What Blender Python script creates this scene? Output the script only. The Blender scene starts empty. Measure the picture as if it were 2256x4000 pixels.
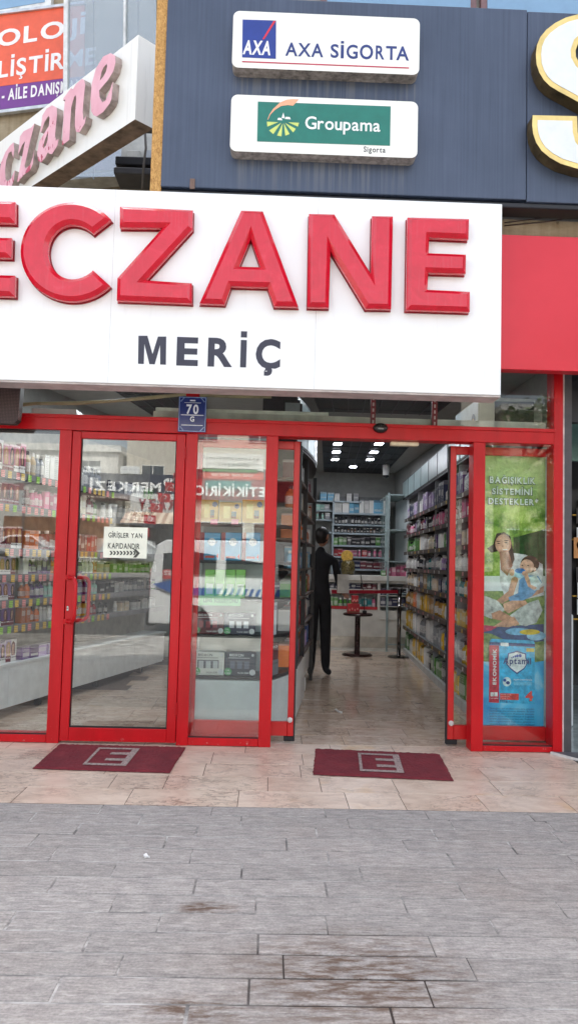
import bpy, bmesh, math, random
from mathutils import Vector, Matrix
random.seed(7)
R = math.radians
scene = bpy.context.scene
C = scene.collection

# ------------------------------------------------------------------ camera
CAM = Vector((0.0, -5.71, 1.35)); PITCH, YAW, ROLL, FPX = 0.06592, 0.02445, 0.02570, 3000.0
def cam_axes():
    cp, sp, cy, sy = math.cos(PITCH), math.sin(PITCH), math.cos(YAW), math.sin(YAW)
    f = Vector((sy*cp, cy*cp, sp)); rt = Vector((cy, -sy, 0)); up = rt.cross(f)
    c, s = math.cos(ROLL), math.sin(ROLL)
    return f, rt*c + up*s, up*c - rt*s
FW, RT, UP = cam_axes()
cam_d = bpy.data.cameras.new('camera'); cam = bpy.data.objects.new('camera', cam_d); C.objects.link(cam)
cam_d.sensor_fit = 'VERTICAL'; cam_d.sensor_height = 36; cam_d.lens = 36*FPX/4000
cam_d.clip_start = 0.05; cam_d.clip_end = 2000
cam.matrix_world = Matrix(((RT.x, UP.x, -FW.x, CAM.x), (RT.y, UP.y, -FW.y, CAM.y), (RT.z, UP.z, -FW.z, CAM.z), (0, 0, 0, 1)))
scene.camera = cam

# ------------------------------------------------------------------ world, sun, exposure
SUN_EL, SUN_AZ = 56, 12          # the sun stands behind the shop building, a little to the right
w = bpy.data.worlds.new('World'); scene.world = w; w.use_nodes = True
wn, wl = w.node_tree.nodes, w.node_tree.links
bg = wn['Background']; sky = wn.new('ShaderNodeTexSky'); sky.sky_type = 'NISHITA'; sky.sun_disc = False
sky.sun_elevation = R(SUN_EL); sky.sun_rotation = R(SUN_AZ); sky.air_density = 1.0; sky.dust_density = 3.5; sky.ozone_density = 0.6
hs = wn.new('ShaderNodeHueSaturation'); hs.inputs['Saturation'].default_value = 0.45
wl.new(sky.outputs[0], hs.inputs['Color']); wl.new(hs.outputs[0], bg.inputs[0]); bg.inputs[1].default_value = 0.15
sd = bpy.data.lights.new('sun', 'SUN'); sd.energy = 3.6; sd.angle = R(0.53); sd.color = (1, .95, .87)
so = bpy.data.objects.new('sun', sd); C.objects.link(so); so.location = (0, 20, 40)
dv = Vector((math.sin(R(SUN_AZ))*math.cos(R(SUN_EL)), math.cos(R(SUN_AZ))*math.cos(R(SUN_EL)), math.sin(R(SUN_EL))))
so.rotation_euler = dv.to_track_quat('Z', 'Y').to_euler()
vs = scene.view_settings; vs.view_transform = 'Standard'; vs.look = 'None'; vs.gamma = 1; vs.use_curve_mapping = False
vs.exposure = 2.0
scene.cycles.max_bounces = 10; scene.cycles.transparent_max_bounces = 16; scene.cycles.glossy_bounces = 4; scene.cycles.diffuse_bounces = 4
scene.cycles.use_denoising = True; scene.cycles.sample_clamp_indirect = 6

# ------------------------------------------------------------------ pixel -> place
def ray(u, v): return FW + RT*((u-1128)/FPX) - UP*((v-2000)/FPX)
def at(u, v, Y=0.0):
    d = ray(u, v); return CAM + d*((Y-CAM.y)/d.y)
def atz(u, v, z=0.0):
    d = ray(u, v); return CAM + d*((z-CAM.z)/d.z)
def atp(u, v, p0, n):
    d = ray(u, v); return CAM + d*((Vector(p0)-CAM).dot(n)/d.dot(n))
def rect(u0, v0, u1, v1, Y=0.0):       # x0, x1, z0, z1 of a picture rectangle on the plane y = Y
    um, vm = (u0+u1)/2, (v0+v1)/2
    return at(u0, vm, Y).x, at(u1, vm, Y).x, at(um, v1, Y).z, at(um, v0, Y).z

# ------------------------------------------------------------------ materials
def lin(c):
    return tuple(((x/255)/12.92 if x/255 <= .04045 else (((x/255)+.055)/1.055)**2.4) for x in c[:3]) + (1,)
class NT:
    def __init__(s, name):
        s.m = bpy.data.materials.new(name); s.m.use_nodes = True
        s.n, s.l = s.m.node_tree.nodes, s.m.node_tree.links
        s.p = s.n['Principled BSDF']; s.out = s.n['Material Output']
    def put(s, sock, v):
        if isinstance(v, bpy.types.NodeSocket): s.l.new(v, sock)
        elif isinstance(v, (tuple, list)) and len(v) == 3 and sock.type == 'RGBA': sock.default_value = lin(v)
        else: sock.default_value = v
    def set(s, **k):
        for a, v in k.items(): s.put(s.p.inputs[a.replace('_', ' ')], v)
        return s
    def math(s, op, a, b=0.0, c=None, clamp=False):
        n = s.n.new('ShaderNodeMath'); n.operation = op; n.use_clamp = clamp; s.put(n.inputs[0], a); s.put(n.inputs[1], b)
        if c is not None: s.put(n.inputs[2], c)
        return n.outputs[0]
    def mix(s, f, a, b, mode='MIX'):
        n = s.n.new('ShaderNodeMix'); n.data_type = 'RGBA'; n.blend_type = mode
        s.put(n.inputs[0], f); s.put(n.inputs[6], a); s.put(n.inputs[7], b); return n.outputs[2]
    def coord(s, k='Object'):
        return s.n.new('ShaderNodeTexCoord').outputs[k]
    def pos(s): return s.n.new('ShaderNodeNewGeometry').outputs['Position']
    def mapv(s, vec, scale=(1, 1, 1), loc=(0, 0, 0), rot=(0, 0, 0)):
        n = s.n.new('ShaderNodeMapping'); s.put(n.inputs[0], vec); n.inputs[1].default_value = loc; n.inputs[2].default_value = rot; n.inputs[3].default_value = scale
        return n.outputs[0]
    def vadd(s, a, b):
        n = s.n.new('ShaderNodeVectorMath'); s.put(n.inputs[0], a); s.put(n.inputs[1], b); return n.outputs[0]
    def xyz(s, v):
        n = s.n.new('ShaderNodeSeparateXYZ'); s.put(n.inputs[0], v); return n.outputs
    def comb(s, x, y, z):
        n = s.n.new('ShaderNodeCombineXYZ'); s.put(n.inputs[0], x); s.put(n.inputs[1], y); s.put(n.inputs[2], z); return n.outputs[0]
    def noise(s, vec, scale, detail=4, rough=.6, dist=0.0):
        n = s.n.new('ShaderNodeTexNoise'); s.put(n.inputs['Vector'], vec); n.inputs['Scale'].default_value = scale
        n.inputs['Detail'].default_value = detail; n.inputs['Roughness'].default_value = rough; n.inputs['Distortion'].default_value = dist
        return n.outputs[0]
    def ramp(s, f, stops):
        n = s.n.new('ShaderNodeValToRGB'); s.put(n.inputs[0], f); e = n.color_ramp.elements
        while len(e) < len(stops): e.new(.5)
        for k, (p, c) in zip(e, stops): k.position = p; k.color = lin(c) if not isinstance(c, (int, float)) else (c, c, c, 1)
        return n.outputs[0]
    def info(s, k): return s.n.new('ShaderNodeObjectInfo').outputs[k]
    def bump(s, h, strength=.3, dist=.01):
        n = s.n.new('ShaderNodeBump'); n.inputs['Strength'].default_value = strength; n.inputs['Distance'].default_value = dist
        s.put(n.inputs['Height'], h); s.l.new(n.outputs[0], s.p.inputs['Normal']); return s
MATS = {}
def mat(name, col, rough=.5, metal=0.0, vary=.12, scale=9.0, bump=0.0, spec=.5, coat=0.0, bscale=60, streak=False):
    """plain painted / plastic / metal surface with faint uneven tone"""
    if name in MATS: return MATS[name]
    t = NT(name); P = t.pos()
    c = t.mapv(P, (1, 1, .12)) if streak else P
    n = t.noise(c, scale, 5)
    a = tuple(x*(1-vary) for x in col); b = tuple(min(255, x*(1+vary*.6)) for x in col)
    t.set(Base_Color=t.ramp(n, [(.3, a), (.7, b)]), Roughness=t.math('ADD', rough-.06, t.math('MULTIPLY', t.noise(P, scale*3.1), .12)), Metallic=metal)
    t.p.inputs['Specular IOR Level'].default_value = spec
    if coat: t.p.inputs['Coat Weight'].default_value = coat; t.p.inputs['Coat Roughness'].default_value = .08
    if bump: t.bump(t.noise(P, bscale), bump, .004)
    MATS[name] = t.m; return t.m
def glass(name, tint=(250, 253, 252), base=.062, haze=0.0):
    if name in MATS: return MATS[name]
    t = NT(name); t.n.remove(t.p)
    tr = t.n.new('ShaderNodeBsdfTransparent'); tr.inputs[0].default_value = lin(tint)
    gl = t.n.new('ShaderNodeBsdfGlossy'); gl.inputs['Roughness'].default_value = 0.0; gl.inputs[0].default_value = (1, 1, 1, 1)
    lw = t.n.new('ShaderNodeLayerWeight'); lw.inputs[0].default_value = .5
    f5 = t.math('POWER', lw.outputs['Facing'], 5.0); f = t.math('ADD', base, t.math('MULTIPLY', f5, .9), clamp=True)
    mx = t.n.new('ShaderNodeMixShader'); t.l.new(f, mx.inputs[0]); t.l.new(tr.outputs[0], mx.inputs[1]); t.l.new(gl.outputs[0], mx.inputs[2])
    last = mx.outputs[0]
    if haze:
        df = t.n.new('ShaderNodeBsdfDiffuse'); df.inputs[0].default_value = lin((215, 225, 225)); m2 = t.n.new('ShaderNodeMixShader')
        m2.inputs[0].default_value = haze; t.l.new(last, m2.inputs[1]); t.l.new(df.outputs[0], m2.inputs[2]); last = m2.outputs[0]
    t.l.new(last, t.out.inputs[0]); MATS[name] = t.m; return t.m
def emit(name, col, strength):
    if name in MATS: return MATS[name]
    t = NT(name); t.set(Base_Color=col, Emission_Color=col, Emission_Strength=strength); MATS[name] = t.m; return t.m
def flat(col, rough=.45):               # printed ink of one colour
    return mat('ink_%d_%d_%d_%d' % (*col[:3], int(rough*100)), col, rough, vary=.05, scale=14)

# ------------------------------------------------------------------ objects
ORG = {}
def org(p): return ORG.get(p.name, Vector((0, 0, 0))) if p else Vector((0, 0, 0))
def tag(o, label=None, cat=None, group=None, kind=None):
    if label: o['label'] = label
    if cat: o['category'] = cat
    if group: o['group'] = group
    if kind: o['kind'] = kind
    return o
def thing(name, label, cat, loc=(0, 0, 0), rotz=0.0, group=None):
    o = bpy.data.objects.new(name, None); o.empty_display_size = .1; C.objects.link(o); o.location = loc; o.rotation_euler.z = rotz
    if rotz == 0: ORG[o.name] = Vector(loc)
    return tag(o, label, cat, group)
def link(name, me, parent=None, **k):
    o = bpy.data.objects.new(name, me); C.objects.link(o); o.parent = parent
    return tag(o, **k)
def mesh(name, V, F, m, parent=None, mi=None, smooth=False, local=False, **k):
    g = Vector((0, 0, 0)) if local else org(parent)
    me = bpy.data.meshes.new(name); me.from_pydata([tuple(Vector(v)-g) for v in V], [], F)
    for q in (m if isinstance(m, (list, tuple)) else [m]): me.materials.append(q)
    if mi:
        for p, i in zip(me.polygons, mi): p.material_index = i
    if smooth:
        for p in me.polygons: p.use_smooth = True
    o = link(name, me, parent, **k)
    if parent: ORG[o.name] = g          # children of parts keep the thing's origin
    return o
BF = [(0, 3, 2, 1), (4, 5, 6, 7), (0, 1, 5, 4), (1, 2, 6, 5), (2, 3, 7, 6), (3, 0, 4, 7)]
def bv(x0, x1, y0, y1, z0, z1):
    x0, x1 = min(x0, x1), max(x0, x1); y0, y1 = min(y0, y1), max(y0, y1); z0, z1 = min(z0, z1), max(z0, z1)
    return [(x0, y0, z0), (x1, y0, z0), (x1, y1, z0), (x0, y1, z0), (x0, y0, z1), (x1, y0, z1), (x1, y1, z1), (x0, y1, z1)]
def cham(x0, x1, y0, y1, z0, z1, b):
    """a box with all its edges chamfered: 24 vertices"""
    bm = bmesh.new(); vs_ = [bm.verts.new(v) for v in bv(x0, x1, y0, y1, z0, z1)]
    for f in BF: bm.faces.new([vs_[i] for i in f])
    b = min(b, abs(x1-x0)*.45, abs(y1-y0)*.45, abs(z1-z0)*.45)
    bmesh.ops.bevel(bm, geom=bm.edges[:], offset=b, segments=1, affect='EDGES')
    bm.verts.index_update(); V = [v.co.copy() for v in bm.verts]; F = [[v.index for v in f.verts] for f in bm.faces]; bm.free()
    return V, F
def box(name, x0, x1, y0, y1, z0, z1, m, parent=None, b=0.0, **k):
    if b: V, F = cham(x0, x1, y0, y1, z0, z1, b)
    else: V, F = bv(x0, x1, y0, y1, z0, z1), BF
    return mesh(name, V, F, m, parent, **k)
def obox(p, dx, dy, dz, ex, ey, ez=Vector((0, 0, 1))):
    """vertices of a box with its corner at p along the axes ex, ey, ez"""
    p = Vector(p); a, b_, c = Vector(ex)*dx, Vector(ey)*dy, Vector(ez)*dz
    return [p, p+a, p+a+b_, p+b_, p+c, p+a+c, p+a+b_+c, p+b_+c]
def tube(name, pts, r, m, parent=None, n=8, closed=False, **k):
    pts = [Vector(p) for p in pts]; V, F = [], []; prev = None
    for i, p in enumerate(pts):
        t = (pts[min(i+1, len(pts)-1)]-pts[max(i-1, 0)]).normalized()
        a = t.cross(Vector((0, 0, 1))) if abs(t.z) < .95 else t.cross(Vector((0, 1, 0)))
        if prev is not None and prev.length > 0:
            a2 = prev - t*prev.dot(t)
            if a2.length > 1e-4: a = a2
        a.normalize(); prev = a; b_ = t.cross(a)
        rr = r[i] if isinstance(r, (list, tuple)) else r
        for j in range(n):
            q = 2*math.pi*j/n; V.append(p + a*math.cos(q)*rr + b_*math.sin(q)*rr)
    for i in range(len(pts)-1):
        for j in range(n): F.append((i*n+j, i*n+(j+1) % n, (i+1)*n+(j+1) % n, (i+1)*n+j))
    F += [tuple(range(n-1, -1, -1)), tuple((len(pts)-1)*n+j for j in range(n))]
    return mesh(name, V, F, m, parent, smooth=True, **k)
def lathe_v(c, prof, n=16):
    V, F = [], []
    for r, z in prof:
        for j in range(n): V.append((c[0]+r*math.cos(2*math.pi*j/n), c[1]+r*math.sin(2*math.pi*j/n), c[2]+z))
    for i in range(len(prof)-1):
        for j in range(n): F.append((i*n+j, i*n+(j+1) % n, (i+1)*n+(j+1) % n, (i+1)*n+j))
    F += [tuple(range(n-1, -1, -1)), tuple((len(prof)-1)*n+j for j in range(n))]
    return V, F
def lathe(name, c, prof, m, parent=None, n=16, **k):
    V, F = lathe_v(c, prof, n); return mesh(name, V, F, m, parent, smooth=k.pop('smooth', False), **k)

# ------------------------------------------------------------------ flat print and cut-out letters
def curve_mesh(splines, extrude=0.0, bevel=0.0, offset=0.0, res=0):
    cu = bpy.data.curves.new('outline', 'CURVE'); cu.dimensions = '2D'; cu.fill_mode = 'BOTH'
    for pts in splines:
        s = cu.splines.new('POLY'); s.points.add(len(pts)-1); s.use_cyclic_u = True
        for q, p in zip(s.points, pts): q.co = (p[0], p[1], 0, 1)
    cu.extrude = extrude; cu.bevel_depth = bevel; cu.bevel_resolution = res; cu.offset = offset
    o = bpy.data.objects.new('outline', cu); me = bpy.data.meshes.new_from_object(o)
    V = [v.co.copy() for v in me.vertices]; F = [tuple(p.vertices) for p in me.polygons]
    bpy.data.objects.remove(o); bpy.data.curves.remove(cu); bpy.data.meshes.remove(me)
    return V, F
GL = {}
def glyph(ch, bold):
    k = (ch, bold)
    if k in GL: return GL[k]
    base = {'İ': 'I', 'Ş': 'S', 'ş': 's', 'Ğ': 'G', 'ğ': 'g'}.get(ch, ch)
    cu = bpy.data.curves.new('glyph', 'FONT'); cu.body = base; cu.offset = bold; cu.resolution_u = 4
    o = bpy.data.objects.new('glyph', cu); me = bpy.data.meshes.new_from_object(o)
    V = [v.co.copy() for v in me.vertices]; F = [tuple(p.vertices) for p in me.polygons]
    bpy.data.objects.remove(o); bpy.data.curves.remove(cu); bpy.data.meshes.remove(me)
    def poly(pts):
        i = len(V); V.extend(Vector((x, y, 0)) for x, y in pts); F.append(tuple(range(i, i+len(pts))))
    if V:
        cx = (min(v.x for v in V)+max(v.x for v in V))/2; top = max(v.y for v in V)
        if ch == 'İ': s = .05+bold; poly([(cx-s, top+.07), (cx+s, top+.07), (cx+s, top+.07+2*s), (cx-s, top+.07+2*s)])
        if ch in 'Şş': poly([(cx-.02, -.03), (cx+.03, -.03), (cx+.02, -.07), (cx+.08, -.11), (cx+.05, -.19), (cx-.08, -.2), (cx-.08, -.15), (cx, -.14), (cx+.01, -.11), (cx-.04, -.1)])
        if ch in 'Ğğ':
            for i in range(4):
                a, b_ = math.pi*(1+i/4), math.pi*(1+(i+1)/4)
                poly([(cx+.15*math.cos(a), top+.19+.13*math.sin(a)), (cx+.15*math.cos(b_), top+.19+.13*math.sin(b_)), (cx+.08*math.cos(b_), top+.19+.06*math.sin(b_)), (cx+.08*math.cos(a), top+.19+.06*math.sin(a))])
    GL[k] = (V, F); return GL[k]
def text_vf(s, bold=.012, gap=.11, shear=0.0):
    V, F, x = [], [], 0.0
    for ch in s:
        if ch == ' ': x += .3; continue
        gv, gf = glyph(ch, bold)
        if not gv: continue
        a = min(v.x for v in gv); b_ = max(v.x for v in gv); i = len(V)
        V += [Vector((v.x-a+x, v.y, 0)) for v in gv]; F += [tuple(j+i for j in f) for f in gf]; x += b_-a+gap
    if shear: V = [Vector((v.x+shear*v.y, v.y, 0)) for v in V]
    return V, F
def text(name, s, o, ex, ey, wd, ht, m, parent, bold=.012, gap=.11, shear=0.0, **k):
    """flat lettering fitted to the rectangle at o, wd x ht along ex, ey"""
    V, F = text_vf(s, bold, gap, shear)
    a, b_ = min(v.x for v in V), max(v.x for v in V); c, d = min(v.y for v in V), max(v.y for v in V)
    ex, ey, o = Vector(ex), Vector(ey), Vector(o)
    W = [o + ex*((v.x-a)/(b_-a)*wd) + ey*((v.y-c)/max(d-c, 1e-6)*ht) for v in V]
    return mesh(name, W, F, m, parent, **k)
EX, EZ = Vector((1, 0, 0)), Vector((0, 0, 1))
def ptext(name, s, u0, v0, u1, v1, Y, m, parent, **k):      # lettering that faces the street, by picture rectangle
    x0, x1, z0, z1 = rect(u0, v0, u1, v1, Y); return text(name, s, (x0, Y, z0), EX, EZ, x1-x0, z1-z0, m, parent, **k)
def patch(name, px, Y, m, parent, **k):                     # flat print facing the street, outline in picture points
    return mesh(name, [at(u, v, Y) for u, v in px], [tuple(range(len(px)))[::-1]], m, parent, **k)
def cutout(name, splines_px, Y, m, parent, extrude, bevel=0.0, offset=0.0, fwd=None, **k):
    """a thick cut-out letter standing on the plane y = Y, thickness towards the street"""
    V, F = curve_mesh([[(at(u, v, Y).x, at(u, v, Y).z) for u, v in s] for s in splines_px], extrude, bevel, offset)
    zz = [v.z for v in V]; lo = min(zz)
    return mesh(name, [(v.x, Y-(v.z-lo), v.y) for v in V], F, m, parent, **k)
def ell(cx, cy, rx, ry, n=20, a0=0, a1=360):
    return [(cx+rx*math.cos(R(a0+(a1-a0)*i/(n if a1-a0 == 360 else n-1))), cy-ry*math.sin(R(a0+(a1-a0)*i/(n if a1-a0 == 360 else n-1)))) for i in range(n)]
ORDN = ['zeroth', 'first', 'second', 'third', 'fourth', 'fifth', 'sixth', 'seventh', 'eighth', 'ninth', 'tenth', 'eleventh', 'twelfth', 'thirteenth', 'fourteenth', 'fifteenth', 'sixteenth', 'seventeenth', 'eighteenth', 'nineteenth']
TENS = {2: 'twent', 3: 'thirt', 4: 'fort', 5: 'fift', 6: 'sixt'}
def ordn(n):
    if n < 20: return ORDN[n]
    return TENS[n//10]+'ieth' if n % 10 == 0 else TENS[n//10]+'y-'+ORDN[n % 10]
# ================================================================== ground
def stone_mat():
    t = NT('grey_andesite'); P = t.pos(); rnd = t.info('Random')
    off = t.comb(t.math('MULTIPLY', rnd, 37.0), t.math('MULTIPLY', rnd, 11.0), 0.0)
    v = t.vadd(P, off)
    n1 = t.noise(t.mapv(v, (1.8, 11, 1)), 2.2, 8, .7, .4)            # chiselled streaks along the row
    n2 = t.noise(t.mapv(v, (4, 30, 1)), 2.6, 7, .72, .6); n3 = t.noise(P, 1.1, 3); n4 = t.noise(v, 90, 3)
    n5 = t.noise(t.mapv(v, (3, 30, 1)), 3.5, 4, .6)
    c = t.ramp(n1, [(.28, (128, 126, 128)), (.45, (158, 155, 153)), (.6, (174, 170, 166)), (.78, (198, 194, 189))])
    c = t.mix(.5, c, t.ramp(n2, [(.36, (92, 92, 98)), (.5, (158, 156, 154)), (.64, (222, 219, 215))]))
    c = t.mix(t.math('MULTIPLY', t.ramp(n5, [(.62, 0.0), (.68, 1.0)]), .45), c, (216, 213, 208))     # lime bloom
    c = t.mix(t.math('MULTIPLY', t.ramp(n3, [(.5, 0.0), (.72, 1.0)]), .35), c, (168, 148, 134))      # warm ferrous tint
    c = t.mix(t.math('MULTIPLY', t.ramp(t.noise(t.mapv(v, (2.2, 9, 1)), 2.1, 5, .7), [(.66, 0.0), (.74, 1.0)]), .5), c, (106, 92, 80))
    c = t.mix(.26, c, t.ramp(n4, [(.35, (90, 88, 88)), (.65, (210, 207, 203))])); c = t.mix(.3, c, t.ramp(t.noise(t.mapv(v, (1, 1.8, 1)), 14, 6, .75), [(.34, (104, 101, 101)), (.5, (164, 160, 157)), (.66, (214, 210, 205))]))
    k = t.math('ADD', t.math('MULTIPLY', rnd, .16), .88); kk = t.comb(k, k, k)
    c = t.mix(1.0, c, kk, 'MULTIPLY')
    # oily dirt that gathered in the joints right of the middle of the picture
    xyz = t.xyz(P)
    def near(cx, cy, rx, ry):
        a = t.math('DIVIDE', t.math('SUBTRACT', xyz[0], cx), rx); b_ = t.math('DIVIDE', t.math('SUBTRACT', xyz[1], cy), ry)
        return t.math('SUBTRACT', 1.0, t.math('ADD', t.math('MULTIPLY', a, a), t.math('MULTIPLY', b_, b_)), clamp=True)
    s = t.math('MAXIMUM', near(.32, -3.12, .5, .42), t.math('MULTIPLY', near(-.2, -2.62, .14, .07), 1.3)); s = t.math('MAXIMUM', s, near(-.18, -3.3, .25, .1))
    s = t.math('MULTIPLY', s, t.ramp(t.noise(t.mapv(P, (6, 22, 1)), 1.6, 6, .7), [(.42, 0.0), (.6, 1.0)]))
    c = t.mix(t.math('MULTIPLY', s, 1.1, clamp=True), c, (104, 86, 74))
    t.set(Base_Color=t.mix(1.0, c, (240, 235, 230), 'MULTIPLY'), Roughness=.72); t.p.inputs['Specular IOR Level'].default_value = .3
    t.bump(t.math('ADD', n2, t.math('MULTIPLY', n1, .8)), .5, .006)
    return t.m
def joint_mat():
    t = NT('pavement_joint'); P = t.pos(); xyz = t.xyz(P)
    n = t.noise(t.mapv(P, (1, 2, 1)), 3.2, 5, .65)
    c = t.ramp(n, [(.36, (84, 80, 77)), (.46, (126, 122, 118)), (.6, (186, 182, 176))])
    a = t.math('DIVIDE', t.math('SUBTRACT', xyz[0], .32), .46); b_ = t.math('DIVIDE', t.math('SUBTRACT', xyz[1], -3.1), .4)
    s = t.math('SUBTRACT', 1.4, t.math('ADD', t.math('MULTIPLY', a, a), t.math('MULTIPLY', b_, b_)), clamp=True)
    c = t.mix(s, c, (52, 43, 38)); t.set(Base_Color=c, Roughness=.9); return t.m
M_stone = stone_mat(); M_joint = joint_mat()
EDGE = -1.37                                  # street edge of the marble strip
pav = box('pavement', -14, 14, -7.8, EDGE, -.16, -.0028, M_joint, kind='structure')
box('kerb', -14, 14, -8.0, -7.8, -.16, -.004, mat('kerb_stone', (150, 148, 144), .8), kind='structure', b=.012)
rows = []; y = EDGE-.004; i = 0
ROWH = [.15, .155, .16, .165, .168, .168, .165, .158, .155, .15, .15, .152, .155, .16, .16, .16, .16, .16]
rng = random.Random(3)
for i, h in enumerate(ROWH):
    y0 = y-h; x = -2.55-(i % 2)*.29-rng.uniform(0, .12)
    while x < 2.7:
        L = rng.uniform(.52, .64); g = rng.choice([.002, .003, .0055, .0025]); gy = rng.choice([.0035, .0045, .006, .0075])
        z = rng.uniform(-.0008, .0012); tl = rng.uniform(-.0008, .0008)
        V, F = cham(x+g, x+L-g, y0+gy, y-gy*.6, -.07, z, .0022)
        V = [(a, b_, c+(a-x)*tl if c > -.03 else c) for a, b_, c in V]
        mesh('paving_stone', V, F, M_stone, pav); x += L
    y = y0
# plain paving further towards the road
for xa in (-14,):
    mesh('paving_field', bv(-14, 14, -7.8, y, -.02, -.0045), BF, M_stone, pav, kind='stuff')
    mesh('paving_field', bv(-14, -2.56-.5, y, EDGE-.004, -.02, -.0045), BF, M_stone, pav, kind='stuff')
    mesh('paving_field', bv(3.2, 14, y, EDGE-.004, -.02, -.0045), BF, M_stone, pav, kind='stuff')

def marble_mat(name, rough):
    t = NT(name); P = t.pos(); rnd = t.info('Random')
    v = t.vadd(P, t.comb(t.math('MULTIPLY', rnd, 51.0), t.math('MULTIPLY', rnd, 23.0), 0.0))
    big = t.noise(v, 1.7, 5, .6); mid = t.noise(t.mapv(v, (1, 2.0, 1)), 4.5, 8, .66, .9)
    base = t.ramp(big, [(.3, (200, 180, 158)), (.5, (214, 197, 176)), (.7, (224, 210, 192))])
    base = t.mix(t.ramp(rnd, [(0, 0.0), (.4, .1), (.7, .16), (1, .36)]), base, (212, 176, 154))
    base = t.mix(.42, base, t.ramp(mid, [(.35, (176, 150, 136)), (.62, (226, 212, 198))]))
    d = t.n.new('ShaderNodeTexVoronoi'); d.feature = 'DISTANCE_TO_EDGE'; d.inputs['Scale'].default_value = 9
    w_ = t.vadd(t.mapv(v, (1, 1.9, 1)), t.mapv(t.comb(mid, t.noise(v, 6, 4), 0.0), (.55, .55, .5))); t.l.new(w_, d.inputs['Vector'])
    vein = t.ramp(d.outputs['Distance'], [(.0, 1.0), (.035, .7), (.1, 0.0)])
    msk = t.ramp(t.noise(v, 3.0, 4), [(.4, 0.0), (.56, 1.0)])
    amt = t.math('MULTIPLY', t.math('MULTIPLY', vein, msk), t.math('ADD', .22, t.math('MULTIPLY', t.math('FRACT', t.math('MULTIPLY', rnd, 7.3)), .6)))
    c = t.mix(amt, base, (104, 76, 62))
    c = t.mix(t.math('MULTIPLY', t.ramp(t.noise(v, 2.2, 3), [(.63, 0.0), (.74, 1.0)]), .6), c, (206, 168, 110))
    c = t.mix(t.math('MULTIPLY', t.ramp(t.noise(P, 220, 1), [(.72, 0.0), (.76, 1.0)]), .45), c, (84, 72, 64))
    t.set(Base_Color=t.mix(1.0, c, (250, 244, 240), 'MULTIPLY'), Roughness=t.math('ADD', rough, t.math('MULTIPLY', t.noise(P, 5, 4), .16)))
    t.bump(t.noise(P, 40, 3), .03, .002); return t.m
M_marble_out, M_marble_in = marble_mat('marble_outside', .26), marble_mat('marble_inside', .03)
M_grout = mat('floor_grout', (96, 82, 74), .9)
flo = box('floor', -4.0, 2.21, EDGE+.002, 8.2, -.16, -.0022, M_grout, kind='structure')
rng = random.Random(12); y = EDGE; i = 0
while y < 7.9:
    h = .3 if y < 1.2 else .33
    x = -2.7-rng.uniform(0, .5) if y < 2.2 else -1.3-rng.uniform(0, .3)
    xe = 2.2
    while x < xe-.02:
        L = rng.choice([.32, .46, .5, .62, .62, .74]); x1 = min(x+L, xe)
        if xe-x1 < .08: x1 = xe
        z = rng.uniform(-.0006, .0006)
        V, F = cham(x+.002, x1-.002, y+.0026, y+h-.0026, -.03, z, .0008)
        if not (y > 1.2 and x1 < -.4 and x > -3 and y > 4.3): mesh('floor_tile', V, F, M_marble_out if y < -.02 else M_marble_in, flo)
        x = x1
    y += h
# road, far pavement and planted median beyond the camera (seen in the window reflections)
t = NT('asphalt'); P = t.pos(); n = t.noise(P, 140, 3); t.set(Base_Color=t.mix(.5, t.ramp(n, [(.35, (58, 58, 60)), (.65, (92, 92, 93))]), t.ramp(t.noise(P, .35, 5), [(.3, (62, 62, 64)), (.7, (90, 89, 88))])), Roughness=.85); t.bump(n, .4, .004); M_asph = t.m
mesh('road', [(-90, -8.0, -.13), (90, -8.0, -.13), (90, -28, .55), (-90, -28, .55)], [(0, 1, 2, 3)], M_asph, kind='structure')
mesh('ground', [(-400, -33, .9), (400, -33, .9), (400, -400, 2.2), (-400, -400, 2.2)], [(0, 1, 2, 3)], mat('far_ground', (120, 118, 112), .9), kind='structure')
mesh('side_ground', [(-400, 40, -.19), (400, 40, -.19), (400, -60, -.19), (-400, -60, -.19)], [(0, 1, 2, 3)], mat('far_ground', (120, 118, 112), .9), kind='structure')
box('median_kerb', -90, 90, -28.3, -28.0, .3, .72, mat('kerb_stone', (150, 148, 144), .8), kind='structure', b=.02)
rng = random.Random(5); V, F = [], []
for k in range(15000):
    x, y = rng.uniform(-40, 30), rng.uniform(-33, -28.4); z = .7+(-28.4-y)*.05; h = rng.uniform(.12, .45); a = rng.uniform(0, 6.28); s = .05; q = len(V)
    V += [(x-s*math.cos(a), y-s*math.sin(a), z), (x+s*math.cos(a), y+s*math.sin(a), z), (x+rng.uniform(-.12, .12), y+rng.uniform(-.12, .12), z+h)]; F.append((q, q+1, q+2))
t = NT('grass_blade'); P = t.pos(); t.set(Base_Color=t.mix(.6, t.ramp(t.noise(P, 6, 4), [(.3, (60, 92, 30)), (.7, (126, 150, 62))]), t.ramp(t.noise(P, .7, 3), [(.4, (70, 100, 36)), (.7, (150, 150, 84))])), Roughness=.7)
mesh('grass', V, F, t.m, kind='stuff', label='rough green grass on the road median', cat='grass')
mesh('median_soil', [(-90, -28.3, .69), (90, -28.3, .69), (90, -33, .93), (-90, -33, .93)], [(0, 1, 2, 3)], mat('soil', (92, 84, 60), .95), kind='structure')
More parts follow.
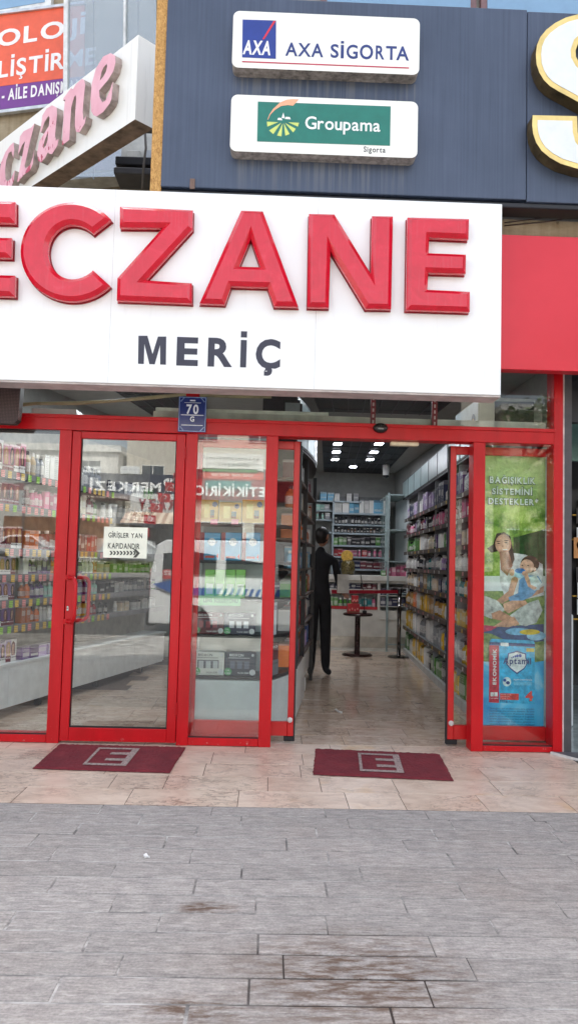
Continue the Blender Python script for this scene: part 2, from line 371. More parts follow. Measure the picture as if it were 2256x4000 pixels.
# ================================================================== shopfront
def red_mat():
    t = NT('red_lacquer'); P = t.pos(); xyz = t.xyz(P)
    n = t.noise(t.mapv(P, (2, 2, .5)), 4, 4)
    c = t.ramp(n, [(.3, (172, 4, 15)), (.7, (194, 7, 22))])
    c = t.mix(t.math('MULTIPLY', t.ramp(t.noise(P, 130, 2), [(.7, 0.0), (.74, 1.0)]), .35), c, (210, 120, 110))
    low = t.math('MULTIPLY', t.ramp(xyz[2], [(.0, 1.0), (.05, 0.0)]), t.ramp(t.noise(P, 22, 5, .7), [(.63, 0.0), (.66, 1.0)]))
    c = t.mix(t.math('MULTIPLY', low, .8), c, (206, 190, 180))
    t.set(Base_Color=c, Roughness=t.math('ADD', .3, t.math('MULTIPLY', t.noise(P, 7), .14))); t.p.inputs['Specular IOR Level'].default_value = .35; return t.m
M_red = red_mat(); M_glass = glass('window_glass'); M_glass2 = glass('thin_glass', base=.022); M_blk = mat('black_rubber', (22, 22, 24), .6)
M_steel = mat('steel', (190, 190, 190), .28, 1.0); M_white = mat('white_lacquer', (226, 230, 230), .35, vary=.05)
sf = thing('shopfront_frame', 'red painted metal shopfront frame with glazed bays and transom above', 'shopfront', (0, 0, 0))
HZ0, HZ1, DP = 2.295, 2.412, .14
def xa(u0, v0, u1, v1, Y=0.0): return (at(u0, v0, Y).x+at(u1, v1, Y).x)/2
XA0, XDL = xa(233, 1672, 183, 2871), xa(282, 1672, 233, 2902)
XDR, XW0 = xa(724, 1688, 687, 2911), xa(772, 1698, 733, 2883)
XW1, XP1 = xa(1040, 1698, 1009, 2887), xa(1086, 1700, 1057, 2922)
XP2, XV0 = xa(1846, 1725, 1840, 2934), xa(1893, 1738, 1886, 2913)
XV1, XE = xa(2160, 1738, 2158, 2919), xa(2197, 1738, 2193, 2944)
XS1, XS2 = xa(1169, 1714, 1147, 2893, .09), xa(1751, 1725, 1748, 2913, .09)
box('header_beam', -3.4, XE-.002, 0, DP, HZ0, HZ1, M_red, sf, b=.003)
box('header_lip', -3.4, XE-.06, -.012, -.0005, HZ1-.028, HZ1-.002, M_red, sf, b=.002)
box('post', XA0, XDL-.004, .002, DP, 0, HZ0-.001, M_red, sf, b=.003)
box('post', XDR+.004, XW0, .002, DP, 0, HZ0-.001, M_red, sf, b=.003)
box('post', XW1, XP1, .002, DP, 0, HZ0-.001, M_red, sf, b=.003)
box('post', XP2, XV0, .002, DP, 0, HZ0-.001, M_red, sf, b=.003)
box('post', XV1, XE, -.003, DP+.01, 0, 3.05, M_red, sf, b=.003)
box('post', -2.62, -2.5, .002, DP, 0, HZ0-.001, M_red, sf, b=.003)
zl = at(183, 2871).z
box('sill_rail', -2.499, XA0-.001, .004, DP, .003, zl, M_red, sf, b=.003)
box('sill_rail', XW0+.001, XW1-.001, .004, DP, .003, at(880, 2885).z, M_red, sf, b=.003)
box('sill_rail', XV0+.001, XV1-.001, .004, DP, .003, at(2020, 2916).z, M_red, sf, b=.003)
box('head_bead', -2.499, XA0-.001, .02, DP-.004, HZ0-.012, HZ0-.002, M_blk, sf)
for nm, a, b_, z0 in (('a', -2.5, XA0, zl), ('b', XW0, XW1, at(880, 2885).z), ('c', XV0, XV1, at(2020, 2916).z)):
    pn = box('window_pane', a-.006, b_+.006, .018, .024, z0-.008, HZ0+.01, {'a': glass('left_glass', base=.042), 'b': M_glass, 'c': M_glass2}[nm], sf)
    box('glazing_seal', a+.001, b_-.001, .012, .017, z0+.0005, z0+.009, M_blk, pn)
# transom: mullion, two slotted carriers, panes
xm0, xm1 = at(727, 1560, .02).x, at(778, 1560, .02).x
box('mullion', xm0, xm1, .005, .09, HZ1+.001, 3.05, M_red, sf, b=.003)
for u0, u1 in ((1447, 1466), (1686, 1707)):
    a, b_ = at(u0, 1600, .1).x, at(u1, 1600, .1).x
    c = box('slotted_carrier', a, b_, .1, .125, HZ1+.001, 3.05, mat('dark_red_metal', (120, 10, 22), .45), sf)
    for k in range(7): box('slot', (a+b_)/2-.006, (a+b_)/2+.006, .0975, .0995, HZ1+.02+k*.045, HZ1+.045+k*.045, mat('slot_light', (205, 190, 185), .6), c)
for a, b_ in ((-3.4, xm0), (xm1, XV1)):
    box('transom_pane', a+.003, b_-.003, .04, .046, HZ1-.004, 3.05, M_glass2, sf)
# hinged door
dr = thing('glass_door', 'red framed hinged glass door with pull handles at left entrance', 'door', ((XDL+XDR)/2, .02, .012))
DB, DT = .016, HZ0-.006
gx0, gx1 = xa(316, 1711, 269, 2843), xa(690, 1722, 650, 2851); gz1, gz0 = at(500, 1716).z, at(460, 2847).z
box('stile', XDL, gx0, .006, .07, DB, DT, M_red, dr, b=.004); box('stile', gx1, XDR, .006, .07, DB, DT, M_red, dr, b=.004)
box('rail', gx0-.001, gx1+.001, .009, .07, DB, gz0, M_red, dr, b=.004); box('rail', gx0-.001, gx1+.001, .009, .07, gz1, DT, M_red, dr, b=.004)
pn = box('door_pane', gx0-.006, gx1+.006, .03, .036, gz0-.006, gz1+.006, M_glass, dr)
for a, b_, c, d in ((gx0+.0005, gx0+.008, gz0+.0005, gz1-.0005), (gx1-.008, gx1-.0005, gz0+.0005, gz1-.0005)): box('glazing_seal', a, b_, .022, .0295, c, d, M_blk, pn)
box('glazing_seal', gx0+.008, gx1-.008, .022, .0295, gz0+.0005, gz0+.012, M_blk, pn)
def pull(xc, yo, nm, bend):
    zt, zb = at(290, 2256).z, at(290, 2428).z; y0 = .006 if yo < 0 else .07
    w_ = Vector((bend, yo, 0)); r = .055; L = w_.length; e = w_.normalized(); A, B_ = Vector((xc, y0, zt)), Vector((xc, y0, zb)); q = [0, 18, 36, 54, 72, 90]
    P = [A, A+e*(L-r)*.5] + [A+e*(L-r+r*math.sin(R(k)))-EZ*(r*(1-math.cos(R(k)))) for k in q] + [B_+e*(L-r+r*math.sin(R(k)))+EZ*(r*(1-math.cos(R(k)))) for k in q[::-1]] + [B_+e*(L-r)*.5, B_]
    h = tube('pull_handle', P, .0145, M_red, dr, 10)
    for z in (zt, zb): lathe('handle_rose', (xc, y0-.004 if yo < 0 else y0, z), [(.018, -.018), (.018, .018)], M_red, h, 12)
pull(at(262, 2300).x, -.1, 'out', .085); pull(at(292, 2300, .07).x, .095, 'in', .085)
lk = box('lock_plate', at(260, 2376).x, at(268, 2376).x, .001, .0055, at(264, 2386).z, at(264, 2367).z, M_steel, dr, b=.002)
box('keyhole', at(262.5, 2376).x, at(265.5, 2376).x, -.0005, .0008, at(264, 2378).z, at(264, 2373).z, M_blk, lk)
dx = XDR-.012
for z in (.22, 1.2, 2.1): lathe('hinge', (XDR+.001, -.004, z), [(.007, 0), (.007, .09)], M_red, dr, 8)
# notice on the door
nt = thing('paper_notice', 'white paper notice with arrow taped inside the hinged glass door', 'notice', (at(490, 2120).x, .028, at(490, 2180).z))
x0, x1, z0, z1 = rect(405, 2059, 575, 2180, .028)
box('sheet', x0, x1, .0275, .0285, z0, z1, flat((236, 238, 222), .6), nt)
G = flat((62, 66, 60))
ptext('lettering', 'GİRİŞLER YAN', 424, 2076, 556, 2106, .0265, G, nt, bold=.02); ptext('lettering', 'KAPIDANDIR', 422, 2122, 546, 2144, .0265, G, nt, bold=.02)
for k in range(8):
    u = 428+k*13; patch('chevron', [(u, 2152), (u+7, 2152), (u+13, 2160), (u+7, 2168), (u, 2168), (u+6, 2160)], .0265, G, nt)
patch('chevron', [(520, 2144), (532, 2146), (547, 2161), (532, 2178), (520, 2178), (534, 2161)], .0265, G, nt)
# sliding leaves
def leaf(nm, x0, x1, gx0, gx1, knob_x, label):
    L = thing('sliding_door', label, 'door', ((x0+x1)/2, .1, .03)); y0, y1 = .155, .195
    zt = HZ0-.012; g1 = zt-.062; g0 = .155
    if gx0-x0 > .002: box('stile', x0, gx0, y0, y1, .05, zt, M_red2, L, b=.003)
    if x1-gx1 > .002: box('stile', gx1, x1, y0, y1, .05, zt, M_red2, L, b=.003)
    box('rail', gx0+.0005, gx1-.0005, y0+.003, y1, .05, g0, M_red2, L, b=.003); box('rail', gx0+.0005, gx1-.0005, y0+.003, y1, g1, zt, M_red2, L, b=.003)
    box('door_pane', gx0-.004, gx1+.004, .172, .178, g0-.005, g1+.005, M_glass2, L)
    e = x1 if nm == 'l' else x0-.012
    box('rubber_edge', e, e+.012, y0+.004, y1-.004, .05, zt, M_blk, L)
    a, b_ = (x1-.07, x1+.012) if nm == 'l' else (x0-.012, x0+.075)
    box('bottom_guide', a, b_, y0+.002, y1-.002, .012, .049, M_blk, L, b=.004)
    kb = bpy.data.objects
    V, F = lathe_v((0, 0, 0), [(.008, 0), (.008, .012), (.019, .014), (.02, .026), (.012, .031)], 14)
    mesh('stop_knob', [(knob_x+a, y0-c, .175+b_) for a, b_, c in V], F, mat('grey_knob', (205, 203, 200), .4), L, smooth=False)
t = NT('red_sliding'); P = t.pos(); t.set(Base_Color=t.ramp(t.noise(P, 5, 4), [(.3, (182, 14, 18)), (.7, (198, 22, 24))]), Roughness=.35); M_red2 = t.m
sl1 = xa(1169, 1714, 1147, 2893, .155); sg1 = xa(1147, 1725, 1124, 2860, .155)
leaf('l', XW0-.02, sl1, xa(790, 1720, 760, 2850, .155), sg1, (sl1+sg1)/2-.005, 'left sliding glass door leaf with red stile beside open entrance')
sr0, sg2 = xa(1756, 1725, 1749, 2880, .155), xa(1778, 1745, 1773, 2880, .155)
leaf('r', sr0, XV1+.005, sg2, xa(2134, 1755, 2131, 2890, .155), sr0+.022, 'right sliding glass door leaf with red stile beside the poster bay')
# door operator ledge behind the header
M_plas = mat('old_plaster', (186, 190, 178), .8, vary=.2, scale=4, streak=True, bump=.2)
ol = thing('door_operator_casing', 'grey green casing behind the transom glass over the header', 'casing', (.4, .25, HZ1))
box('casing', at(600, 1600, .16).x, 2.12, .15, .4, HZ1+.001, HZ1+.075, M_plas, ol); box('ledge', at(610, 1600, .2).x, at(1282, 1600, .2).x, .17, .38, HZ1+.076, HZ1+.108, mat('cream_trim', (206, 210, 196), .5), ol, b=.004)
# oval motion sensor, air strip, number plate, LED display
ms = thing('motion_sensor', 'black oval motion sensor on the red header above the entrance', 'sensor', (at(1483, 1674).x, -.02, at(1483, 1674).z))
c = at(1483, 1674); rx, rz = .058, .038
V, F = [], []; n = 20
for k, (s, d) in enumerate(((1, 0), (.98, .014), (.8, .03), (.45, .038))):
    for j in range(n):
        q = 2*math.pi*j/n; V.append((c.x+rx*s*math.copysign(abs(math.cos(q))**.9, math.cos(q)), -.0125-d, c.z+rz*s*math.copysign(abs(math.sin(q))**1.25, math.sin(q))))
for k in range(3):
    for j in range(n): F.append((k*n+j, k*n+(j+1) % n, (k+1)*n+(j+1) % n, (k+1)*n+j))
F.append(tuple(3*n+j for j in range(n)))
mesh('shell', V, F, mat('sensor_black', (34, 32, 32), .25), ms, smooth=True); patch('printed_mark', [(1476, 1671), (1497, 1672), (1497, 1677), (1476, 1676)], -.0515, flat((150, 150, 150)), ms)
box('strip_light', *[f(at(1523, 1725, .1).x, at(1632, 1728, .1).x) for f in (min, max)], .07, .13, HZ0-.032, HZ0-.0015, mat('cream_strip', (232, 222, 190), .5), b=.006, label='short cream strip under the red header above the entrance', cat='strip')
pl = thing('house_number_plate', 'blue enamel plate with white number on the red header', 'number plate', (at(752, 1620).x, -.03, at(752, 1688).z))
x0, x1, z0, z1 = rect(697, 1550, 806, 1688, -.02); B = mat('enamel_blue', (24, 44, 112), .22, vary=.06)
box('plate', x0, x1, -.026, -.0135, z0, z1, B, pl, b=.002); W = flat((226, 232, 240), .3); Y = -.0275
fr = .006; LB = flat((150, 176, 215), .3)
for a, b_, cc, d in ((x0+.004, x1-.004, z1-.008, z1-.004), (x0+.004, x1-.004, z0+.004, z0+.008), (x0+.004, x0+.008, z0+.008, z1-.008), (x1-.008, x1-.004, z0+.008, z1-.008)): mesh('border_line', [(a, Y, cc), (b_, Y, cc), (b_, Y, d), (a, Y, d)], [(0, 1, 2, 3)], LB, pl)
for sx, sz in ((0, 0), (1, 0), (0, 1), (1, 1)):
    for k in range(4):
        cx = (x0+.018+k*.007 if sx == 0 else x1-.018-k*.007); cz = (z0+.036-k*.008 if sz == 0 else z1-.036+k*.008); s = .0045
        mesh('corner_ornament', [(cx-s, Y, cz), (cx, Y, cz-s), (cx+s, Y, cz), (cx, Y, cz+s)], [(0, 1, 2, 3)], LB, pl)
xm = (x0+x1)/2; H_ = z1-z0
text('number', '70', (xm-.045, Y, z0+H_*.5), EX, EZ, .09, H_*.28, W, pl, bold=.03); text('number', 'G', (xm-.016, Y, z0+H_*.29), EX, EZ, .032, H_*.15, W, pl, bold=.03)
for zz, ww, hh in ((.465, .084, .006), (.18, .08, .005), (.82, .062, .003), (.87, .02, .01)): mesh('plate_line', [(xm-ww, Y, z0+H_*zz), (xm+ww, Y, z0+H_*zz), (xm+ww, Y, z0+H_*zz+hh), (xm-ww, Y, z0+H_*zz+hh)], [(0, 1, 2, 3)], W, pl)
ld = thing('led_display', 'dark brown LED display panel hanging at left end under the sign', 'display', (at(30, 1600, -.2).x, -.2, at(30, 1655, -.2).z))
P0 = [at(-90, 1480, -.2), at(84, 1490, -.2), at(70, 1640, -.2), at(55, 1655, -.2), at(-100, 1650, -.2)]
LM = NT('led_matrix'); P = LM.pos(); s = LM.xyz(P)
fx, fz = LM.math('FRACT', LM.math('MULTIPLY', s[0], 95.0)), LM.math('FRACT', LM.math('MULTIPLY', s[2], 95.0))
d = LM.math('ADD', LM.math('POWER', LM.math('SUBTRACT', fx, .5), 2.0), LM.math('POWER', LM.math('SUBTRACT', fz, .5), 2.0))
LM.set(Base_Color=LM.mix(LM.math('LESS_THAN', d, .03), (40, 22, 22), (130, 96, 92)), Roughness=.55)
n = len(P0); mesh('case', [tuple(p) for p in P0]+[(p.x, p.y+.08, p.z) for p in P0], [tuple(range(n)), tuple(range(2*n-1, n-1, -1))]+[(i, (i+1) % n, n+(i+1) % n, n+i) for i in range(n)], LM.m, ld)
# door mats
def mat_rug(nm, corners, label, em):
    t_ = thing('door_mat', label, 'door mat', atz(*corners[3]))
    c = [atz(u, v, .012) for u, v in corners]       # back-left, back-right, front-right, front-left
    nx, ny = 60, 24; rg = random.Random(len(label)); V, F = [], []
    for j in range(ny+1):
        for i_ in range(nx+1):
            a, b_ = i_/nx, j/ny; p = (c[0]*(1-a)+c[1]*a)*(1-b_)+(c[3]*(1-a)+c[2]*a)*b_
            e = i_ in (0, nx) or j in (0, ny); p.z = rg.uniform(.012, .0165) if not e else .004
            if e: p.x += rg.uniform(-.003, .003); p.y += rg.uniform(-.004, .004)
            V.append(p)
    for j in range(ny):
        for i_ in range(nx): F.append((j*(nx+1)+i_, (j+1)*(nx+1)+i_, (j+1)*(nx+1)+i_+1, j*(nx+1)+i_+1))
    t = NT('mat_pile_'+nm); P = t.pos(); n1 = t.noise(P, 260, 2, .8); n2 = t.noise(P, 7, 4)
    cc = t.mix(.55, t.ramp(n1, [(.35, (72, 14, 24)), (.65, (146, 42, 54))]), t.ramp(n2, [(.35, (98, 22, 34)), (.7, (132, 38, 48))]))
    cc = t.mix(t.math('MULTIPLY', t.ramp(t.noise(P, 60, 2), [(.73, 0.0), (.76, 1.0)]), .6), cc, (180, 130, 124))
    t.set(Base_Color=cc, Roughness=.95); t.bump(n1, 1.0, .006)
    mesh('pile', V, F, t.m, t_)
    def q(a, b_): p = (c[0]*(1-a)+c[1]*a)*(1-b_)+(c[3]*(1-a)+c[2]*a)*b_; p.z = .0178; return p
    E_ = mat('mat_emblem', (150, 132, 126), .95, vary=.4, scale=90)
    for a0, a1, b0, b1 in em:
        mesh('emblem_bar', [q(a0, b0), q(a0, b1), q(a1, b1), q(a1, b0)], [(0, 1, 2, 3)], E_, t_)
em = [(.34, .66, .17, .23), (.34, .66, .8, .87), (.34, .362, .23, .8), (.61, .66, .23, .8), (.47, .61, .36, .45), (.47, .61, .6, .69)]
mat_rug('a', [(232, 2904), (727, 2915), (663, 3015), (127, 2998)], 'maroon door mat with grey emblem before the hinged glass door', em)
mat_rug('b', [(1231, 2921), (1716, 2942), (1771, 3046), (1221, 3021)], 'maroon door mat with grey emblem before the open entrance', em)
# ================================================================== main sign box
SY = -.60                                          # face of the sign
def signwhite(name, col=(238, 240, 240), amt=.5):
    t = NT(name); P = t.pos()
    st = t.noise(t.mapv(P, (7, 7, .35)), 3.0, 6, .7); sp = t.noise(P, 55, 3)
    c = t.mix(t.math('MULTIPLY', t.ramp(st, [(.56, 0.0), (.78, 1.0)]), amt), col, (170, 168, 160))
    c = t.mix(t.math('MULTIPLY', t.ramp(sp, [(.74, 0.0), (.78, 1.0)]), .35), c, (120, 118, 112))
    t.set(Base_Color=c, Roughness=.32); return t.m
M_sign = signwhite('sign_acrylic', amt=.16)
sg = thing('shop_sign', 'long white fascia sign with raised red letters above the shopfront', 'shop sign', (0, SY, 2.6))
xr = (at(1963, 800, SY).x+at(1950, 1536, SY).x)/2; zb, zt = at(1000, 1514, SY).z, at(1000, 761, SY).z
box('sign_box', -3.6, xr, SY, SY+.2, zb, zt, M_sign, sg, b=.003)
box('edge_trim', -3.6, xr+.001, SY+.012, SY+.198, zb-.012, zb-.0005, mat('sign_trim', (196, 188, 186), .5), sg)
K3, K4 = (lambda x, y: (x*.7763, 700+y*.7763)), (lambda x, y: (1128+x*.7763, 700+y*.7763))
def lred():
    t = NT('letter_red'); P = t.pos(); n = t.noise(t.mapv(P, (1, 1, 1), rot=(0, .6, 0)), 6, 6, .65, 1.2)
    c = t.ramp(n, [(.32, (196, 8, 36)), (.6, (210, 14, 44)), (.76, (214, 40, 62))])
    low = t.math('MULTIPLY', t.ramp(t.noise(t.mapv(P, (30, 30, 2)), 2, 3), [(.55, 0.0), (.75, 1.0)]), .15)
    t.set(Base_Color=t.mix(low, c, (206, 92, 98)), Roughness=.16); t.p.inputs['Coat Weight'].default_value = .4; return t.m
M_let = lred()
C_ = [(375+256*math.cos(R(a)), 384-246*math.sin(R(a))) for a in range(41, 318, 6)] + [(375+(136 if 90 < a < 270 else 146-10*abs(math.sin(R(a))))*math.cos(R(a))*(.88 if 90 < a < 270 else 1), 384-136*math.sin(R(a))) for a in range(318, 38, -6)]
A_ = [(1215, 178), (1322, 182), (1498, 657), (1378, 655), (1345, 560), (1165, 555), (1133, 645), (1008, 640)]
LET = [('E', K3, [[(-222, 128), (92, 135), (92, 240), (-110, 236), (-110, 312), (75, 315), (73, 413), (-112, 410), (-112, 496), (92, 502), (90, 606), (-228, 598)]]),
 ('C', K3, [C_]), ('Z', K3, [[(612, 158), (975, 177), (973, 270), (740, 525), (970, 540), (970, 640), (597, 625), (600, 515), (825, 264), (612, 262)]]),
 ('A', K3, [A_, [(1262, 318), (1205, 457), (1310, 460)]]),
 ('N', K4, [[(98, 194), (224, 197), (405, 492), (411, 205), (515, 207), (506, 668), (380, 666), (205, 378), (196, 661), (90, 659)]]),
 ('E', K4, [[(587, 212), (893, 220), (890, 320), (695, 312), (692, 390), (878, 397), (876, 492), (690, 487), (686, 572), (897, 582), (896, 682), (580, 672)]])]
for ch, k, sp in LET:
    pts = [[k(*p) for p in s] for s in sp]
    cutout('raised_letter', pts, SY-.001, M_let, sg, .016, .027, -.027, label='glossy red raised letter %s' % ch)
    cutout('letter_backing', pts, SY-.0005, mat('letter_return', (150, 8, 30), .3), sg, .006, 0, .004)
MT = flat((58, 59, 74), .6)
for u in (438, 1236): box('panel_seam', at(u, 1100, SY).x-.0008, at(u, 1100, SY).x+.0008, SY-.0007, SY+.001, zb+.004, zt-.004, mat('seam_grey', (176, 176, 174), .6), sg)
Mp = [(697, 788), (742, 788), (768, 880), (795, 792), (837, 792), (835, 934), (806, 933), (806, 835), (779, 932), (752, 931), (727, 830), (724, 930), (695, 929)]
V, F = curve_mesh([[(at(*K3(x, y), SY).x, at(*K3(x, y), SY).z) for x, y in Mp]]); mesh('flat_letter', [(v.x, SY-.0015, v.y) for v in V], F, MT, sg)
for s, u0, v0, u1, v1 in (('E', 690, 1317, 774, 1429), ('R', 812, 1320, 908, 1433), ('İ', 939, 1294, 963, 1435), ('Ç', 998, 1324, 1094, 1468)):
    ptext('flat_letter', s, u0, v0, u1, v1, SY-.0015, MT, sg, bold=.036)
# ================================================================== navy fascia with insurance signs
NY = -.50
def navy():
    t = NT('navy_cladding'); P = t.pos(); st = t.noise(t.mapv(P, (26, 26, .5)), 2, 5, .6); n = t.noise(P, 2, 4)
    c = t.mix(.5, t.ramp(st, [(.3, (58, 68, 86)), (.7, (80, 90, 110))]), t.ramp(n, [(.3, (62, 72, 90)), (.7, (78, 88, 108))]))
    xyz = t.xyz(P); dr = t.ramp(t.noise(t.mapv(P, (45, 1, .8)), 1.0, 4, .6), [(.5, 0.0), (.62, 1.0)])
    for uv in ((908, 57, 1637, 278), (900, 383, 1630, 604)):                # dusty run-off below the two lightboxes
        x0, x1, z0, z1 = rect(*uv, NY-.105); zz = t.math('DIVIDE', t.math('SUBTRACT', z0, xyz[2]), .3)
        k = t.math('MULTIPLY', t.math('MULTIPLY', t.math('GREATER_THAN', zz, 0.0), t.math('SUBTRACT', 1.0, zz, clamp=True)), t.math('MULTIPLY', t.math('GREATER_THAN', xyz[0], x0), t.math('LESS_THAN', xyz[0], x1)))
        c = t.mix(t.math('MULTIPLY', t.math('MULTIPLY', k, dr), .4), c, (128, 126, 124))
    t.set(Base_Color=c, Roughness=.42, Metallic=.25); return t.m
M_navy = navy()
nf = thing('navy_fascia', 'dark navy metal fascia panel above the white shop sign', 'fascia', (1, NY, 3.8))
xl = at(640, 400, NY).x; xs = at(2056, 400, NY).x; zb = at(1300, 752, NY).z; zt = at(1700, 22, NY).z
box('panel', xl, xs-.002, NY, NY+.17, zb, zt, M_navy, nf, b=.004); box('panel', xs+.002, 4.4, NY+.003, NY+.17, zb-.012, zt-.01, M_navy, nf, b=.004)
box('lower_trim', xl, 4.4, NY+.02, NY+.175, zb-.05, zb-.0125, mat('trim_black', (30, 30, 36), .45), nf, b=.006)
u_, v_ = 752, 722
box('bracket', at(742, 715, NY).x, at(762, 715, NY).x, NY-.012, NY-.0005, at(752, 740, NY).z, at(752, 700, NY).z, mat('rusty_tab', (120, 96, 86), .7), nf, b=.003)
def osb():
    t = NT('strand_board'); P = t.pos(); n = t.noise(t.mapv(P, (30, 30, 14)), 2.5, 4, .7, 1.0)
    t.set(Base_Color=t.ramp(n, [(.3, (140, 96, 48)), (.5, (192, 146, 84)), (.7, (216, 174, 110))]), Roughness=.8); t.bump(n, .4, .01); return t.m
box('strand_board', at(603, 300, NY+.02).x, xl-.001, NY+.02, NY+.06, zb-.1, at(640, -40, NY).z, osb(), nf)
def rbox(name, u0, v0, u1, v1, Y, dep, rad, m, parent):
    x0, x1, z0, z1 = rect(u0, v0, u1, v1, Y); pts = []
    for cx, cz, a0 in ((x1-rad, z1-rad, 0), (x0+rad, z1-rad, 90), (x0+rad, z0+rad, 180), (x1-rad, z0+rad, 270)):
        for k in range(7): pts.append((cx+rad*math.cos(R(a0+15*k)), cz+rad*math.sin(R(a0+15*k))))
    n = len(pts); s = .97
    V = [(x, Y, z) for x, z in pts]+[(x, Y+dep, z) for x, z in pts]
    return mesh(name, V, [tuple(range(n)), tuple(range(2*n-1, n-1, -1))]+[(i, n+i, n+(i+1) % n, (i+1) % n) for i in range(n)], m, parent, mi=[0, 1]+[1]*n), (x0, x1, z0, z1)
M_lb = signwhite('lightbox_acrylic', (238, 238, 230), .3); M_lbs = mat('lightbox_side', (150, 142, 134), .6, vary=.35, scale=22, streak=True)
LY = NY-.105
ax = thing('lightbox_sign', 'white rounded insurance lightbox with blue square logo, upper of two', 'sign', (at(1270, 200, LY).x, LY, at(1270, 290, LY).z))
rbox('case', 908, 57, 1637, 278, LY, .105, .045, [M_lb, M_lbs], ax)
Y = LY-.0015; BL = flat((34, 58, 140), .35)
patch('logo_square', [(947, 76), (1078, 80), (1077, 230), (945, 224)], Y, BL, ax)
patch('logo_slash', [(1068, 81), (1077, 82), (1032, 153), (1024, 153)], Y-.0012, flat((214, 40, 62)), ax)
ptext('logo_lettering', 'AXA', 948, 158, 1056, 214, Y-.0012, flat((236, 238, 240)), ax, bold=.03, gap=.0, shear=.15)
patch('red_rule', [(945, 238), (1596, 263), (1596, 268), (945, 243)], Y, flat((186, 44, 74)), ax)
ptext('lettering', 'AXA', 1114, 168, 1262, 221, Y, flat((40, 58, 122)), ax, bold=.018, gap=.02)
for s, u0, v0, u1, v1 in (('S', 1290, 172, 1322, 226), ('İ', 1330, 160, 1342, 228), ('G', 1352, 174, 1396, 230), ('O', 1404, 174, 1456, 232), ('R', 1466, 178, 1500, 232), ('T', 1506, 180, 1548, 234), ('A', 1546, 181, 1596, 236)):
    ptext('lettering', s, u0, v0, u1, v1, Y, flat((40, 58, 122)), ax, bold=.02)
gp = thing('lightbox_sign', 'white rounded insurance lightbox with green field logo, lower of two', 'sign', (at(1270, 500, LY).x, LY, at(1270, 610, LY).z))
rbox('case', 900, 383, 1630, 604, LY, .105, .045, [M_lb, M_lbs], gp)
Kg = lambda x, y: (1000+x*.3716, 380+y*.3716)
GR = flat((28, 116, 102), .35)
patch('logo_field', [Kg(18, 45), Kg(1412, 95), Kg(1405, 510), Kg(10, 464)], Y, GR, gp)
patch('logo_swoosh', [Kg(*p) for p in ((118, 236), (140, 180), (180, 120), (250, 55), (320, 25), (380, 18), (447, 22), (388, 88), (330, 82), (260, 92), (200, 130), (150, 180), (125, 234))], Y-.0012, flat((240, 172, 136)), gp)
for q in (((113, 256), (232, 262), (118, 308)), ((262, 268), (136, 348), (180, 388)), ((278, 272), (219, 402), (266, 411)), ((290, 272), (306, 404), (350, 386)), ((302, 268), (388, 370), (416, 332)), ((335, 262), (437, 308), (450, 268))):
    patch('logo_furrow', [Kg(*p) for p in q], Y-.0012, flat((206, 222, 120)), gp)
for q in (((286, 158), (300, 220), (267, 218)), ((232, 215), (262, 217), (276, 242), (222, 238)), ((312, 205), (352, 207), (364, 232), (300, 228))):
    patch('logo_village', [Kg(*p) for p in q], Y-.0012, flat((238, 240, 238)), gp)
ptext('lettering', 'Groupama', 1191, 459, 1484, 525, Y-.0012, flat((238, 240, 238)), gp, bold=.014, gap=.07)
ptext('lettering', 'Sigorta', 1419, 573, 1504, 602, Y, flat((84, 84, 90)), gp, bold=.02)
# ---- big gold edged letter S
Ks = lambda x, y: (2060+x*.2641, 40+y*.2641)
half = [(68, 1555), (60, 1700), (75, 1830), (120, 1960), (200, 2080), (320, 2180), (480, 2270), (742, 2350), (950, 2372), (1158, 2358), (1340, 2310), (1500, 2230), (1630, 2130), (1720, 2020), (1770, 1900), (1785, 1770), (1775, 1620), (1735, 1500), (1670, 1390), (1580, 1300), (1450, 1220), (1300, 1140), (1158, 1060), (1000, 970), (860, 880), (760, 790), (705, 690), (700, 600), (742, 480), (830, 400), (950, 375), (1070, 410), (1140, 500), (1170, 620), (1178, 850)]
full = half+[(1900-x, 2420-y) for x, y in half]
ss = thing('letter_sign', 'big white letter S with gold edge on the navy fascia', 'sign', (at(2300, 360, NY).x, NY, at(2300, 680, NY).z))
GD = mat('gold_metal', (232, 204, 132), .35, .5, vary=.08); LYS = NY-.11
V, F = curve_mesh([[(at(*Ks(x, y), LYS).x, at(*Ks(x, y), LYS).z) for x, y in full]], .054)
mesh('letter_return', [(v.x, NY-.055-v.z+.0, v.y) for v in V], F, mat('bronze_side', (96, 82, 56), .5, .5, vary=.3), ss)
V, F = curve_mesh([[(at(*Ks(x, y), LYS).x, at(*Ks(x, y), LYS).z) for x, y in full]], .0015)
mesh('gold_rim', [(v.x, LYS-.001-v.z, v.y) for v in V], F, GD, ss)
V, F = curve_mesh([[(at(*Ks(x, y), LYS).x, at(*Ks(x, y), LYS).z) for x, y in full]], .0015, 0, -.036)
mesh('white_face', [(v.x, LYS-.0045-v.z, v.y) for v in V], F, mat('opal_acrylic', (226, 230, 232), .35, vary=.03), ss)
